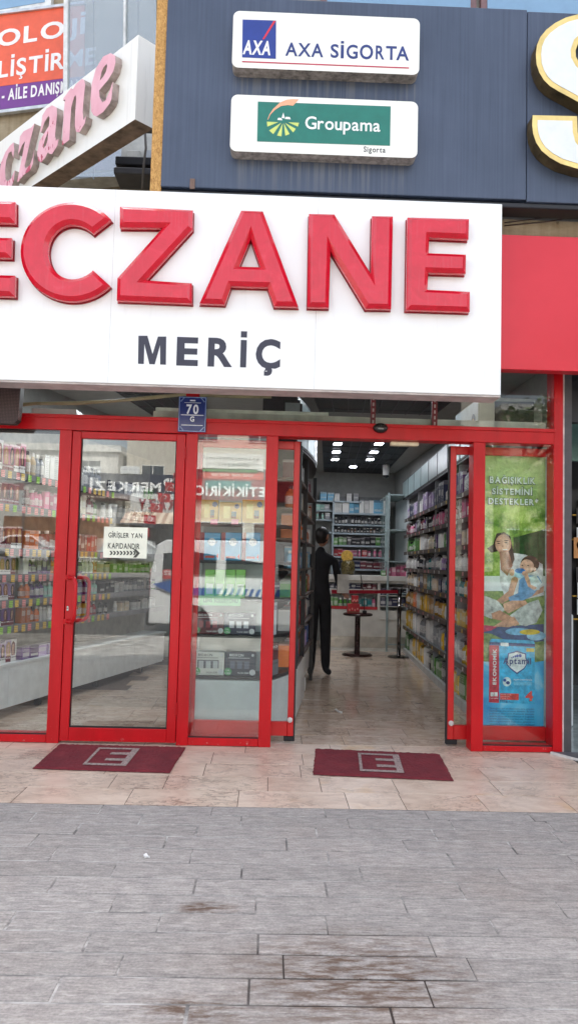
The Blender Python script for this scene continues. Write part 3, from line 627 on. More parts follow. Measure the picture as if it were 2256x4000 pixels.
# ================================================================== red neighbour board, concrete, cables
RY = -.36
rb = thing('red_board', 'plain red fascia board right of the white shop sign', 'board', (2.6, RY, 2.6))
t = NT('red_vinyl'); P = t.pos(); t.set(Base_Color=t.ramp(t.noise(P, 1.5, 4), [(.3, (204, 26, 44)), (.7, (214, 36, 54))]), Roughness=.3); 
box('board', xr-.25, 4.4, RY, RY+.1, at(2100, 1446, RY).z, at(2100, 921, RY).z, t.m, rb, b=.003)
def conc():
    t = NT('weathered_concrete'); P = t.pos(); n = t.noise(t.mapv(P, (1, 1, 2.5)), 3, 8, .7); s = t.noise(t.mapv(P, (8, 8, .6)), 2, 5)
    c = t.mix(.5, t.ramp(n, [(.3, (112, 98, 76)), (.5, (150, 134, 108)), (.7, (176, 164, 140))]), t.ramp(s, [(.3, (120, 104, 78)), (.7, (168, 156, 134))]))
    c = t.mix(t.math('MULTIPLY', t.ramp(t.noise(P, 12, 4), [(.66, 0.0), (.72, 1.0)]), .6), c, (74, 62, 48))
    t.set(Base_Color=c, Roughness=.9); t.bump(n, .5, .01); return t.m
M_conc = conc()
bd = thing('shop_building', 'concrete building over the shop with sky-tinted blue windows upstairs', 'building', (0, 3, 3.1))
box('lintel_beam', 1.0, 13, -.28, .4, 3.06, 3.9, M_conc, bd); box('floor_slab', -13, 13, .42, 9, 3.06, 3.3, M_conc, bd)
box('lintel_beam', -13, .898, .1, .4, 3.06, 3.3, M_conc, bd)
box('added_soffit', -3.6, .998, -.39, .098, 3.06, 3.12, M_conc, bd)  # unseen soffit added behind the sign to keep sky light off the header
box('upper_wall', .1, 13, .35, 9, 3.9, 9.6, mat('upper_plaster', (150, 146, 140), .85), bd)
wz = at(1950, 25, .3).z
for x in (.3, 1.62, 2.95):
    f = box('upper_window', x, x+1.28, .29, .348, 4.35, 6.1, mat('mauve_frame', (128, 96, 98), .5), bd)
    box('pane', x+.05, x+1.23, .283, .2895, 4.4, 6.05, mat('sky_tinted_pane', (120, 158, 190), .05, vary=.03, spec=1.0), f)  # reflected sky is put into the blue of the pane colour
box('wall', 2.3, 13, 4.2, 9, -.1, 3.05, mat('upper_plaster', (150, 146, 140), .85), bd)
box('wall', -13, -4.05, .2, 9, -.1, 3.05, mat('upper_plaster', (150, 146, 140), .85), bd); box('wall', -4.04, 2.29, 8.3, 9, -.1, 3.05, mat('upper_plaster', (150, 146, 140), .85), bd)
for k, (a, b_) in enumerate((((1968, 870), (2300, 815)), ((1968, 881), (2300, 838)))):
    p, q = at(*a, -.29), at(*b_, -.29); m_ = (p+q)/2; m_.z -= .012
    tube('loose_cable', [p, m_, q], .004, mat('cable_dark', (60, 44, 42), .6), label=['upper', 'lower'][k]+' loose dark cable across the concrete strip right of sign', cat='cable')
# ================================================================== left: receding upper storey
P0w = Vector((at(600, 400, 2.5).x, 2.5, 0)); D = Vector((-.9645, .264, 0)); NW = Vector((.264, .9645, 0)); EXW = -D
pw = lambda u, v, o=0.0: atp(u, v, P0w-NW*o, NW)
def wquad(name, px, o, m, parent, th=.02, **k):          # a board on that wall, o metres proud of it
    A = [pw(u, v, o) for u, v in px]; n = len(A); B_ = [p+NW*th for p in A]
    return mesh(name, A+B_, [tuple(range(n)), tuple(range(2*n-1, n-1, -1))]+[(i, n+i, n+(i+1) % n, (i+1) % n) for i in range(n)], m, parent, **k)
M_wallw = conc()
lw_ = thing('neighbour_building', 'tan concrete upper storey behind the slanted white sign', 'building', P0w)
def wbox(name, a, b_, o0, o1, z0, z1, m, parent, **k):   # a, b along the wall from P0w (positive to the right)
    return mesh(name, obox(P0w+EXW*a-NW*o1+EZ*z0, b_-a, o1-o0, z1-z0, EXW, NW), BF, m, parent, **k)
wbox('wall', -13, 1.6, -.4, 0, 3.31, 5.95, M_wallw, lw_); wbox('wall', -13, 1.6, -4.4, -.01, 5.951, 11.2, M_wallw, lw_)
wz0, wz1 = pw(75, 60).z-.25, pw(75, 20).z
fz = wbox('window', -3.2, -1.3, -.005, .05, wz1-.15, wz1+1.4, mat('pvc_white', (214, 216, 216), .4), lw_)
wbox('pane', -2.6, -1.38, .051, .056, wz1-.06, wz1+1.3, mat('sky_tinted_pane', (120, 158, 190), .05), fz)  # same pane colour with the sky's reflection in it
for k, (v0, v1) in enumerate(((700, 712), (726, 735))): wbox('ledge', -3, 1.2, .0, .14+.1*k, pw(400, v1).z, pw(400, v0).z, mat('ledge_white', (206, 206, 202), .6), lw_)
# banner
bn = thing('banner_board', 'orange and purple banner board with white lettering at upper left', 'banner', pw(0, 434))
OR, PU = mat('banner_orange', (226, 92, 58), .4, vary=.05), mat('banner_purple', (112, 48, 136), .4, vary=.05)
def wline(v_at0, u): return v_at0-.125*u                 # lines of the board in the picture
wquad('banner_field', [(-260, 45+.125*260+10), (330, 45-.125*330+10), (330, 337-.125*330), (-260, 337+.125*260)], .055, OR, bn)
wquad('banner_field', [(-260, 338+.125*260), (330, 338-.125*330), (330, 428-.125*330), (-260, 428+.125*260)], .055, PU, bn)
wquad('frame_rail', [(-260, 429+.125*260), (330, 429-.125*330), (330, 441-.125*330), (-260, 441+.125*260)], .08, mat('alu', (196, 198, 200), .4, .6), bn, .05)
wquad('frame_rail', [(-260, 44+.125*260), (330, 44-.125*330), (330, 54-.125*330), (-260, 54+.125*260)], .08, mat('alu', (196, 198, 200), .4, .6), bn, .05)
WI = flat((236, 232, 232), .4)
def wtext(s, u0, v0, u1, v1, bold=.02, o=.058, m=None, gap=.11):
    """lettering whose left edge runs v0..v1 at u0, following the board"""
    a, b_, c = pw(u0, v1, o), pw(u1, v1-.125*(u1-u0), o), pw(u0, v0, o)
    ex = (b_-a).normalized(); ex.z = 0; text('lettering', s, a, EXW, EZ, (b_-a).length, c.z-a.z, m or WI, bn, bold=bold, gap=gap)
wtext('KOLOJİ', -100, 115, 330, 218, .03); wtext('ELİŞTİRME', -55, 228, 372, 328, .024); wtext('İN - AİLE DANIŞMAN', -40, 343, 320, 412, .03)
# glass screen with white posts in front of the banner's right end
gs = thing('glass_screen', 'framed glass screen standing before the banner at upper left', 'glass screen', pw(370, 560, .35))
for u0, u1 in ((247, 263), (480, 489)): wquad('post', [(u0+3, -60), (u1+3, -60), (u1-3 if u0 < 300 else u1-2, 700), (u0-3 if u0 < 300 else u0-2, 700)], .4, mat('pvc_white', (214, 216, 216), .4), gs, .05)
wquad('pane', [(262, -60), (482, -60), (480, 690), (258, 690)], .375, glass('screen_glass', (205, 215, 228), .16, .25), gs, .006)
wquad('pane', [(488, -60), (610, -60), (610, 690), (486, 690)], .375, glass('screen_glass', (205, 215, 228), .16, .25), gs, .006)
for u in (366, 540): wquad('muntin', [(u-1.5, -60), (u+1.5, -60), (u+1, 700), (u-2, 700)], .372, mat('grey_alu', (120, 128, 140), .4), gs, .01)
wquad('shop_card', [(318, 232), (374, 226), (372, 330), (316, 336)], .02, mat('lilac_card', (170, 128, 160), .6), None, label='lilac card behind the glass screen beside the banner', cat='card')
wquad('shop_card', [(365, 590), (470, 585), (468, 662), (365, 662)], .02, mat('lilac_card', (170, 128, 160), .6), None, label='lilac card low under the slanted white sign', cat='card')
# slanted projecting sign
BY = .05; a0, b0 = at(530, 135, BY), at(528, 466, BY); DB_ = Vector((-.705, .709, 0)); TB = Vector((.709, .705, 0))
bs = thing('projecting_sign', 'weathered white projecting sign with faded pink letters at upper left', 'sign', b0)
ht = a0.z-b0.z; M_bs = signwhite('projecting_white', (226, 224, 218), .45)
V = obox(b0, 2.9, .17, ht, DB_, TB)
mesh('sign_case', V, BF, [M_bs, mat('case_underside', (132, 112, 96), .8, vary=.3)], bs, mi=[1, 0, 0, 0, 0, 0])
nB = -TB
pb = lambda u, v, o=0.0: atp(u, v, b0+nB*o, TB)
Kb = lambda x, y: (x*.3579, 200+y*.3579)
BLT = [[[(1282, 62), (1330, 90), (1335, 160), (1310, 260), (1255, 350), (1155, 468), (1160, 540), (1190, 596), (1225, 580), (1270, 480), (1305, 375), (1290, 560), (1270, 610), (1200, 700), (1130, 748), (1095, 735), (1070, 690), (1062, 560), (1075, 400), (1120, 230), (1200, 100)], [(1238, 178), (1205, 215), (1180, 270), (1162, 362), (1200, 320), (1232, 262), (1244, 205)]],
 [[(848, 440), (865, 460), (900, 400), (965, 340), (990, 350), (1002, 400), (985, 560), (975, 700), (985, 790), (1012, 745), (1000, 820), (940, 920), (905, 912), (890, 850), (895, 700), (905, 560), (900, 515), (880, 540), (850, 650), (838, 820), (830, 1000), (752, 1058), (760, 880), (770, 700), (782, 560), (762, 575), (765, 548)]],
 [[(640, 625), (690, 650), (695, 720), (680, 860), (672, 960), (685, 1010), (712, 990), (700, 1060), (640, 1155), (605, 1150), (598, 1130), (560, 1200), (520, 1245), (490, 1225), (478, 1150), (500, 1020), (560, 920), (605, 850), (615, 760), (600, 740), (560, 800), (520, 920), (512, 915), (535, 735), (580, 660)], [(598, 920), (565, 990), (545, 1060), (548, 1092), (575, 1060), (592, 1000)]],
 [[(280, 1060), (290, 960), (330, 905), (380, 880), (410, 868), (448, 822), (400, 1010), (340, 1280), (350, 1310), (400, 1270), (430, 1190), (445, 1105), (430, 1260), (400, 1330), (330, 1380), (265, 1458), (260, 1440), (310, 1200), (345, 1010), (310, 1060), (270, 1160)]],
 [[(218, 1025), (225, 1110), (215, 1190), (195, 1120), (165, 1140), (135, 1230), (125, 1330), (130, 1420), (150, 1450), (190, 1420), (232, 1330), (220, 1440), (190, 1520), (120, 1560), (70, 1500), (60, 1400), (80, 1250), (130, 1130), (180, 1060)]],
 [[(-60, 1260), (0, 1225), (35, 1240), (42, 1300), (20, 1400), (-30, 1480), (-60, 1560), (-110, 1600), (-130, 1500), (-110, 1350)]]]
def pinkm():
    t = NT('faded_pink_vinyl'); P = t.pos(); s = t.xyz(P); n = t.noise(t.mapv(P, (3, 3, 1.3)), 3.2, 3, .5, 2.2)
    old = t.math('MULTIPLY', t.ramp(s[2], [(.0, 1.0), (1, 0.0)]), 1.0)
    hgt = t.math('DIVIDE', t.math('SUBTRACT', s[2], b0.z-1.0), 2.0, clamp=True)
    f = t.ramp(t.math('SUBTRACT', n, t.math('MULTIPLY', t.math('SUBTRACT', s[2], b0.z-.06), .5)), [(.47, 0.0), (.5, 1.0)])
    t.set(Base_Color=t.mix(f, t.ramp(t.noise(P, 4, 3), [(.3, (214, 150, 164)), (.7, (228, 176, 188))]), (176, 52, 82)), Roughness=.5); return t.m
MP = pinkm(); o2 = Vector(b0)
for sp in BLT:
    uv = [[pb(*Kb(x, y)) for x, y in s] for s in sp]
    V, F = curve_mesh([[((p-o2).dot(-DB_), p.z) for p in s] for s in uv], .001)
    mesh('raised_letter', [o2-DB_*v.x+nB*(.062+v.z)+EZ*(v.y-o2.z) for v in V], F, MP, bs)
    V, F = curve_mesh([[((p-o2).dot(-DB_), p.z) for p in s] for s in uv], .03)
    mesh('letter_side', [o2-DB_*v.x+nB*(.0305+v.z)+EZ*(v.y-o2.z) for v in V], F, mat('letter_side_grey', (168, 152, 146), .6, vary=.25), bs)
# outdoor air conditioner unit and brackets
ac = thing('air_conditioner', 'white outdoor air conditioner on black bracket behind the slanted sign', 'air conditioner', at(545, 640, 1.2))
AW = mat('appliance_white', (212, 210, 202), .45, vary=.12)
x0, x1, z0, z1 = rect(478, 365, 625, 640, 1.2)
box('housing', x0, x1, 1.2, 1.55, z0, z1, AW, ac, b=.012); box('lower_valve_box', x0+.06, x0+.19, 1.14, 1.199, z0+.02, z0+.1, AW, ac, b=.01)
box('label_plate', x1-.12, x1-.05, 1.196, 1.1995, z0+.02, z0+.13, flat((190, 194, 198)), ac)
box('bracket', x0-.02, x1, 1.05, 1.5, z0-.09, z0-.012, mat('trim_black', (30, 30, 36), .45), ac, b=.008); box('bracket', x0-.02, x1, 1.0, 1.3, z0-.2, z0-.14, mat('dark_alu', (66, 66, 70), .5), ac, b=.008)
tube('drain_hose', [at(566, 500, 1.0), at(570, 580, 1.0), at(562, 640, 1.0), at(556, 740, 1.0)], .011, mat('hose_grey', (96, 90, 84), .6), ac)
box('bracket', at(560, 487, .25).x, at(600, 487, .25).x, .2, .3, at(580, 508, .25).z, at(580, 490, .25).z, mat('dark_alu', (66, 66, 70), .5), ac)
# ================================================================== shop interior shell
M_wallp = mat('interior_paint', (150, 151, 148), .85, vary=.06); M_ceil = mat('ceiling_paint', (176, 178, 176), .9, vary=.05)
ZC = 3.0
box('ceiling', -4.0, 2.29, .16, 8.25, ZC, ZC+.05, M_ceil, kind='structure')
box('wall_back', -4.0, 2.29, 7.95, 8.05, 0, ZC-.001, M_wallp, kind='structure')
mesh('wall_right', bv(2.215, 2.28, .16, 7.949, 0, ZC-.001), BF, M_wallp, kind='structure')
def slope_box(name, p, q, th, z0, z1, m, parent=None, **k):      # upright slab from p to q on the floor plan, thickness to the left of p->q
    p, q = Vector((p[0], p[1], 0)), Vector((q[0], q[1], 0)); d = (q-p); L = d.length; d.normalize(); n = Vector((-d.y, d.x, 0))
    return mesh(name, obox(p+EZ*z0, L, th, z1-z0, d, n), BF, m, parent, **k)
slope_box('wall_left', (-2.62, .3), (-.62, 7.94), .1, 0, ZC-.001, M_wallp, kind='structure')
# black slatted ceiling fields with LED fittings
BK = mat('ceiling_black', (20, 20, 25), .5); BS = mat('ceiling_slat', (58, 58, 66), .45)
def grille(x0a, x1a, x0b, x1b, y0, y1, nb, label):
    t_ = thing('ceiling_grille', label, 'ceiling grille', ((x0a+x1a)/2, y0, ZC-.03))
    V = [(x0a, y0, ZC-.03), (x1a, y0, ZC-.03), (x1b, y1, ZC-.03), (x0b, y1, ZC-.03)]; mesh('panel', V+[(a, b_, ZC-.002) for a, b_, c in V], BF, BK, t_)
    for k in range(nb+1):
        f = k/nb; a, b_ = x0a+(x1a-x0a)*f, x0b+(x1b-x0b)*f; mesh('slat', [(a-.004, y0, ZC-.04), (a+.004, y0, ZC-.04), (b_+.004, y1, ZC-.04), (b_-.004, y1, ZC-.04), (a-.004, y0, ZC-.0305), (a+.004, y0, ZC-.0305), (b_+.004, y1, ZC-.0305), (b_-.004, y1, ZC-.0305)], BF, BS, t_)
    for y in [y0+.02+i*.6 for i in range(int((y1-y0)/.6)+1)]:
        f = (y-y0)/(y1-y0); box('cross_slat', x0a+(x0b-x0a)*f, x1a+(x1b-x1a)*f, y-.003, y+.003, ZC-.036, ZC-.0305, BS, t_)
grille(.30, 1.75, .50, 1.72, 1.0, 2.4, 8, 'small black slatted ceiling field just inside the entrance')
grille(.55, 1.78, .93, 2.0, 2.95, 7.8, 9, 'long black slatted ceiling field over the aisle')
grille(-1.6, -.75, -1.3, -.7, 1.2, 3.2, 5, 'black slatted ceiling field left of the entrance')
EM = emit('led_panel_glow', (235, 240, 255), 9.0)
def led(u, v, label, w_=.1, L=.16, z=ZC-.04):
    p = atz(u, v, z); t_ = thing('ceiling_light', label, 'ceiling light', p, group='recessed LED fittings in the black ceiling')
    box('bezel', p.x-w_*.75, p.x+w_*.75, p.y-L*.6, p.y+L*.6, z-.004, z+.009, mat('led_bezel', (60, 60, 66), .4), t_)
    box('lens', p.x-w_/2, p.x+w_/2, p.y-L/2, p.y+L/2, z-.009, z-.0045, EM, t_)
    ld_ = bpy.data.lights.new('led_lamp', 'AREA'); ld_.shape = 'RECTANGLE'; ld_.size = w_; ld_.size_y = L; ld_.energy = .8; ld_.color = (.93, .96, 1)
    lo = bpy.data.objects.new('led_lamp', ld_); C.objects.link(lo); lo.location = (0, 0, -.02); lo.parent = t_
K7 = lambda x, y: (1100+x*.4542, 1450+y*.4542)
for (x, y), s in (((480, 622), 'nearest in left row'), ((468, 692), 'middle in left row'), ((458, 756), 'farthest in left row'), ((833, 622), 'nearest in right row'), ((792, 694), 'middle in right row'), ((757, 757), 'farthest in right row'), ((612, 820), 'single one at far end'), ((545, 208), 'left one seen through the transom'), ((1056, 212), 'right one seen through the transom')):
    led(*K7(x, y), 'lit LED ceiling fitting over the aisle, ' + s)
led(716, 1530, 'lit LED ceiling fitting at the left, seen beside the number plate')
for x, y, s in ((-1.45, 1.0, 'first'), (-1.0, 2.6, 'second')):
    p = Vector((x, y, ZC-.03)); t_ = thing('ceiling_light', 'round LED downlight over the left shelves, %s from the street' % s, 'ceiling light', p, group='round downlights left')
    lathe('trim_ring', p, [(.07, 0), (.08, .028)], mat('white_trim', (225, 225, 222), .4), t_, 20); lathe('lens', p, [(.06, -.006), (.06, -.001)], EM, t_, 20)
    ld_ = bpy.data.lights.new('led_lamp', 'AREA'); ld_.shape = 'DISK'; ld_.size = .12; ld_.energy = 3.4; ld_.color = (.95, .97, 1); lo = bpy.data.objects.new('led_lamp', ld_); C.objects.link(lo); lo.location = (0, 0, -.015); lo.parent = t_
# ================================================================== product kit
def carton_mat():
    t = NT('carton_print'); g = t.xyz(t.coord('Generated')); rnd = t.info('Random'); col = t.info('Color')
    r2 = t.math('FRACT', t.math('MULTIPLY', rnd, 13.7)); r3 = t.math('FRACT', t.math('MULTIPLY', rnd, 71.3))
    def band(a, lo, hi): return t.math('MULTIPLY', t.math('GREATER_THAN', a, lo), t.math('LESS_THAN', a, hi))
    z0 = t.math('ADD', .12, t.math('MULTIPLY', r2, .35)); z1 = t.math('ADD', z0, t.math('ADD', .12, t.math('MULTIPLY', r3, .3)))
    lab = t.math('MULTIPLY', band(g[2], z0, z1), band(g[0], .1, .9)); c = t.mix(t.math('MULTIPLY', lab, .5), col, (232, 230, 224))
    top = t.math('GREATER_THAN', g[2], t.math('ADD', .8, t.math('MULTIPLY', r3, .15))); c = t.mix(t.math('MULTIPLY', top, .55), c, t.mix(r2, (40, 40, 70), (230, 226, 220)))
    ln = t.math('GREATER_THAN', t.math('FRACT', t.math('MULTIPLY', g[2], 13.0)), .55)
    ink = t.math('MULTIPLY', t.math('MULTIPLY', ln, t.math('GREATER_THAN', t.noise(t.mapv(t.vadd(t.coord('Generated'), t.comb(rnd, rnd, rnd)), (12, 1, 9)), 3, 2), .5)), band(g[0], .16, .84))
    c = t.mix(t.math('MULTIPLY', ink, .55), c, t.mix(t.math('GREATER_THAN', r3, .5), (40, 36, 52), (228, 224, 226)))
    t.set(Base_Color=c, Roughness=.38); return t.m
def dye_mat():
    t = NT('hair_dye_print'); g = t.xyz(t.coord('Generated')); rnd = t.info('Random'); col = t.info('Color')
    r2 = t.math('FRACT', t.math('MULTIPLY', rnd, 17.1)); r3 = t.math('FRACT', t.math('MULTIPLY', rnd, 57.9))
    hair = t.ramp(r2, [(0, (40, 26, 24)), (.25, (92, 54, 34)), (.45, (150, 98, 52)), (.62, (188, 150, 96)), (.8, (110, 34, 30)), (1, (28, 24, 30))])
    wob = t.math('MULTIPLY', t.math('SUBTRACT', t.noise(t.coord('Generated'), 5, 3), .5), .16)
    def el(cx, cz, rx, rz):
        a = t.math('DIVIDE', t.math('SUBTRACT', t.math('ADD', g[0], wob), cx), rx); b_ = t.math('DIVIDE', t.math('SUBTRACT', g[2], cz), rz)
        return t.math('LESS_THAN', t.math('ADD', t.math('MULTIPLY', a, a), t.math('MULTIPLY', b_, b_)), 1.0)
    sh = t.math('ADD', .38, t.math('MULTIPLY', r3, .24))
    c = t.mix(el(sh, .6, .38, .3), col, hair); c = t.mix(el(t.math('ADD', sh, .06), .38, .36, .24), c, hair)
    c = t.mix(el(sh, .62, .17, .17), c, (206, 160, 138)); c = t.mix(el(sh, .42, .1, .12), c, (204, 156, 134))
    for e in (-.08, .08): c = t.mix(el(t.math('ADD', sh, e), .66, .035, .018), c, (60, 40, 36))
    c = t.mix(el(sh, .53, .055, .016), c, (176, 70, 74))
    lo = t.math('LESS_THAN', g[2], .26); c = t.mix(lo, c, t.mix(t.math('GREATER_THAN', r3, .45), (226, 222, 218), (112, 22, 40)))
    tx = t.math('MULTIPLY', t.math('MULTIPLY', t.math('GREATER_THAN', g[2], .15), t.math('LESS_THAN', g[2], .21)), t.math('GREATER_THAN', t.noise(t.mapv(t.coord('Generated'), (16, 1, 1)), 2, 1), .48))
    c = t.mix(tx, c, t.mix(t.math('GREATER_THAN', r3, .45), (70, 40, 50), (230, 220, 220)))
    hd = t.math('GREATER_THAN', g[2], .93); c = t.mix(t.math('MULTIPLY', hd, .6), c, (228, 220, 222))
    t.set(Base_Color=c, Roughness=.35); return t.m
def bottle_mat():
    t = NT('bottle_plastic'); g = t.xyz(t.coord('Generated')); rnd = t.info('Random'); col = t.info('Color')
    r2 = t.math('FRACT', t.math('MULTIPLY', rnd, 23.3))
    lab = t.math('MULTIPLY', t.math('GREATER_THAN', g[2], .16), t.math('LESS_THAN', g[2], t.math('ADD', .42, t.math('MULTIPLY', r2, .16))))
    c = t.mix(t.math('MULTIPLY', lab, t.math('ADD', .35, t.math('MULTIPLY', r2, .5))), col, (226, 224, 220))
    ink = t.math('MULTIPLY', lab, t.math('GREATER_THAN', t.noise(t.mapv(t.coord('Generated'), (6, 6, 16)), 2.4, 2), .56)); c = t.mix(t.math('MULTIPLY', ink, .6), c, (50, 46, 60))
    c = t.mix(t.math('GREATER_THAN', g[2], .84), c, t.mix(t.math('GREATER_THAN', r2, .5), (228, 226, 222), (36, 34, 40)))
    t.set(Base_Color=c, Roughness=.25); return t.m
M_cart, M_dye, M_bot = carton_mat(), dye_mat(), bottle_mat()
M_tag = NT('price_tag_print'); g_ = M_tag.xyz(M_tag.coord('Generated')); M_tag.set(Base_Color=M_tag.mix(M_tag.math('MULTIPLY', M_tag.math('GREATER_THAN', M_tag.math('FRACT', M_tag.math('MULTIPLY', g_[2], 4.0)), .6), .5), M_tag.info('Color'), (70, 60, 50)), Roughness=.6); M_tag = M_tag.m
PM = {}
def pmesh(kind):
    """one shared mesh of unit size per product kind: 1 wide, 1 deep, 1 high, base at 0, front towards -y"""
    if kind in PM: return PM[kind]
    m = {'carton': M_cart, 'dye': M_dye}.get(kind, M_bot)
    if kind in ('carton', 'dye'): V, F = cham(-.5, .5, -.5, .5, 0, 1, .012)
    elif kind == 'pack':                                              # soft bag
        V, F = [], []; n = 12
        for z, s in ((0, .86), (.08, 1.0), (.5, 1.04), (.85, .95), (.95, .72), (1, .74)):
            for j in range(n):
                q = 2*math.pi*j/n; V.append((.5*s*math.copysign(abs(math.cos(q))**.45, math.cos(q))*(1 if z < .9 else 1.2), .5*s*math.copysign(abs(math.sin(q))**.6, math.sin(q))*(1 if z < .9 else .3), z))
        for i_ in range(5):
            for j in range(n): F.append((i_*n+j, i_*n+(j+1) % n, (i_+1)*n+(j+1) % n, (i_+1)*n+j))
        F += [tuple(range(n-1, -1, -1)), tuple(5*n+j for j in range(n))]; m = M_cart
    else:
        prof = {'bottle': [(.42, 0), (.5, .03), (.5, .58), (.42, .68), (.2, .78), (.2, .84), (.25, .845), (.25, .99), (.2, 1)],
                'tub': [(.46, 0), (.5, .04), (.5, .8), (.52, .82), (.52, .97), (.48, 1)],
                'flask': [(.4, 0), (.46, .03), (.5, .3), (.46, .62), (.3, .8), (.34, .83), (.34, .98), (.28, 1)],
                'pump': [(.45, 0), (.5, .03), (.5, .66), (.3, .76), (.14, .8), (.14, .86), (.3, .88), (.3, .93), (.1, .95), (.1, 1)]}[kind]
        V, F = lathe_v((0, 0, 0), prof, 12)
    me = bpy.data.meshes.new(kind); me.from_pydata([tuple(v) for v in V], [], F); me.materials.append(m)
    if m is M_bot:
        for p in me.polygons: p.use_smooth = len(p.vertices) == 4
    PM[kind] = me; return me
CN = {'white': (226, 226, 222), 'grey': (150, 152, 156), 'black': (34, 32, 38), 'purple': (92, 52, 120), 'lilac': (168, 142, 188), 'pink': (206, 110, 144), 'red': (176, 30, 44), 'maroon': (104, 26, 42), 'orange': (218, 112, 34), 'yellow': (226, 182, 44), 'green': (84, 140, 66), 'teal': (38, 120, 122), 'blue': (40, 82, 156), 'navy': (28, 36, 70), 'beige': (204, 184, 154), 'brown': (104, 72, 50), 'cream': (226, 214, 186), 'gold': (176, 134, 64), 'mint': (156, 206, 190), 'sky': (110, 176, 208)}
KN = {'carton': ('product_box', 'box'), 'dye': ('hair_dye_box', 'hair dye box'), 'bottle': ('bottle', 'bottle'), 'tub': ('product_tub', 'tub'), 'flask': ('bottle', 'flask bottle'), 'pump': ('pump_bottle', 'pump bottle'), 'pack': ('product_bag', 'bag')}
def prod(kind, cn, loc, w_, d, h, rz, label, group, jit=.0):
    o = bpy.data.objects.new(KN[kind][0], pmesh(kind)); C.objects.link(o)
    o.location = loc; o.scale = (w_, d, h); o.rotation_euler.z = rz
    c = CN[cn]; k = random.uniform(.82, 1.12); o.color = lin(tuple(min(255, x*k) for x in c))
    return tag(o, label, KN[kind][1].split()[-1] if kind != 'dye' else 'box', group)
def stock(p, q, inward, z, clear, palette, kinds, place, group, end, wr=(.06, .1), gap=.012, fill=.97, hr=(.6, .92), dr=.08, depth_off=.02, a0=0.0):
    """stand goods along the shelf edge p -> q (plan points); fronts look against 'inward'"""
    p, q = Vector((*p, 0)), Vector((*q, 0)); d = q-p; L = d.length; d.normalize(); inn = Vector((*inward, 0)).normalized()
    rz = math.atan2(inn.y, inn.x)-math.pi/2; s = a0; n = 0; run = 0; cn = kd = None; hh = ww = 0
    while True:
        if run <= 0: run = random.choice([1, 2, 2, 3, 3, 4]); cn = random.choice(palette); kd = random.choice(kinds); hh = clear*random.uniform(*hr); ww = random.uniform(*wr)
        if s+ww > L: break
        run -= 1
        if random.random() < fill:
            n += 1; dd = min(dr, ww*1.0 if kd in ('bottle', 'flask', 'tub', 'pump') else dr); w2 = ww if kd not in ('bottle', 'flask', 'pump') else min(ww, hh*.42); dd = w2 if kd in ('bottle', 'flask', 'tub', 'pump') else dd
            loc = p+d*(s+ww/2)+inn*(depth_off+dd/2+random.uniform(0, .012))+EZ*(z+.001)
            prod(kd, cn, loc, w2, dd, hh*random.uniform(.93, 1.04), rz+random.uniform(-.14, .14), '%s %s, %s from %s %s' % (cn, KN[kd][1], ordn(n), end, place), group)
        s += ww+gap*random.uniform(.4, 1.4)
# ================================================================== left wall shelf unit (hair colour)
LP0, LP1 = Vector((-2.36, .06, 0)), Vector((-1.27, 4.1, 0)); Ld = (LP1-LP0).normalized(); Li = Vector((-Ld.y, Ld.x, 0)); Ln = -Li
SH_G = mat('shelf_grey', (150, 152, 156), .5); SH_W = mat('shelf_white', (214, 218, 220), .3, vary=.04); SH_D = mat('shelf_dark', (46, 44, 48), .45); SH_B = mat('shelf_wood', (84, 66, 56), .5, vary=.25, scale=14)
lu = thing('shelf_unit', 'tall hair colour shelf unit with white base along the left wall', 'shelf unit', LP0)
LL = (LP1-LP0).length
def lsb(name, a, b_, dep0, dep1, z0, z1, m, parent=None, **k):
    return mesh(name, obox(LP0+Ld*a+Li*dep0+EZ*z0, b_-a, dep1-dep0, z1-z0, Ld, Li), BF, m, parent or lu, **k)
lsb('back_panel', 0, LL, .3, .33, .1, 2.62, mat('slat_panel', (176, 170, 160), .6))
k = 0; a = 0.0
while a < LL-.3:                                   # base cabinet doors
    lsb('base_door', a+.002, min(a+.82, LL)-.002, .0, .018, .085, .425, M_white); a += .82
lsb('base_carcass', 0, LL, .02, .3, .09, .42, M_white); lsb('base_top', 0, LL, -.005, .3, .426, .446, M_white)
for a in (.3, 1.4, 2.5, 3.6): lsb('base_leg', a, a+.05, .06, .11, 0, .089, M_blk)
LZ = [.76, .975, 1.19, 1.41, 1.78, 2.06]
for i_, z in enumerate(LZ):
    sh = lsb('shelf', 0, LL, .03, .3, z-.02, z, SH_G if i_ < 5 else SH_D)
    lsb('price_rail', 0, LL, .018, .029, z-.05, z+.004, mat('price_rail', (128, 126, 128), .3), sh)
    for k in range(24):
        a = .16+k*.105+random.uniform(-.02, .02); c = random.choice([(150, 206, 70), (236, 150, 150), (236, 150, 150), (232, 190, 70), (226, 190, 90)])
        if a > 2.6: continue
        tg = mesh('price_tag', obox(LP0+Ld*a+Li*.011+EZ*(z-.062), .052, .0015, .06, Ld, Li), BF, M_tag, sh); tg.color = lin(c)
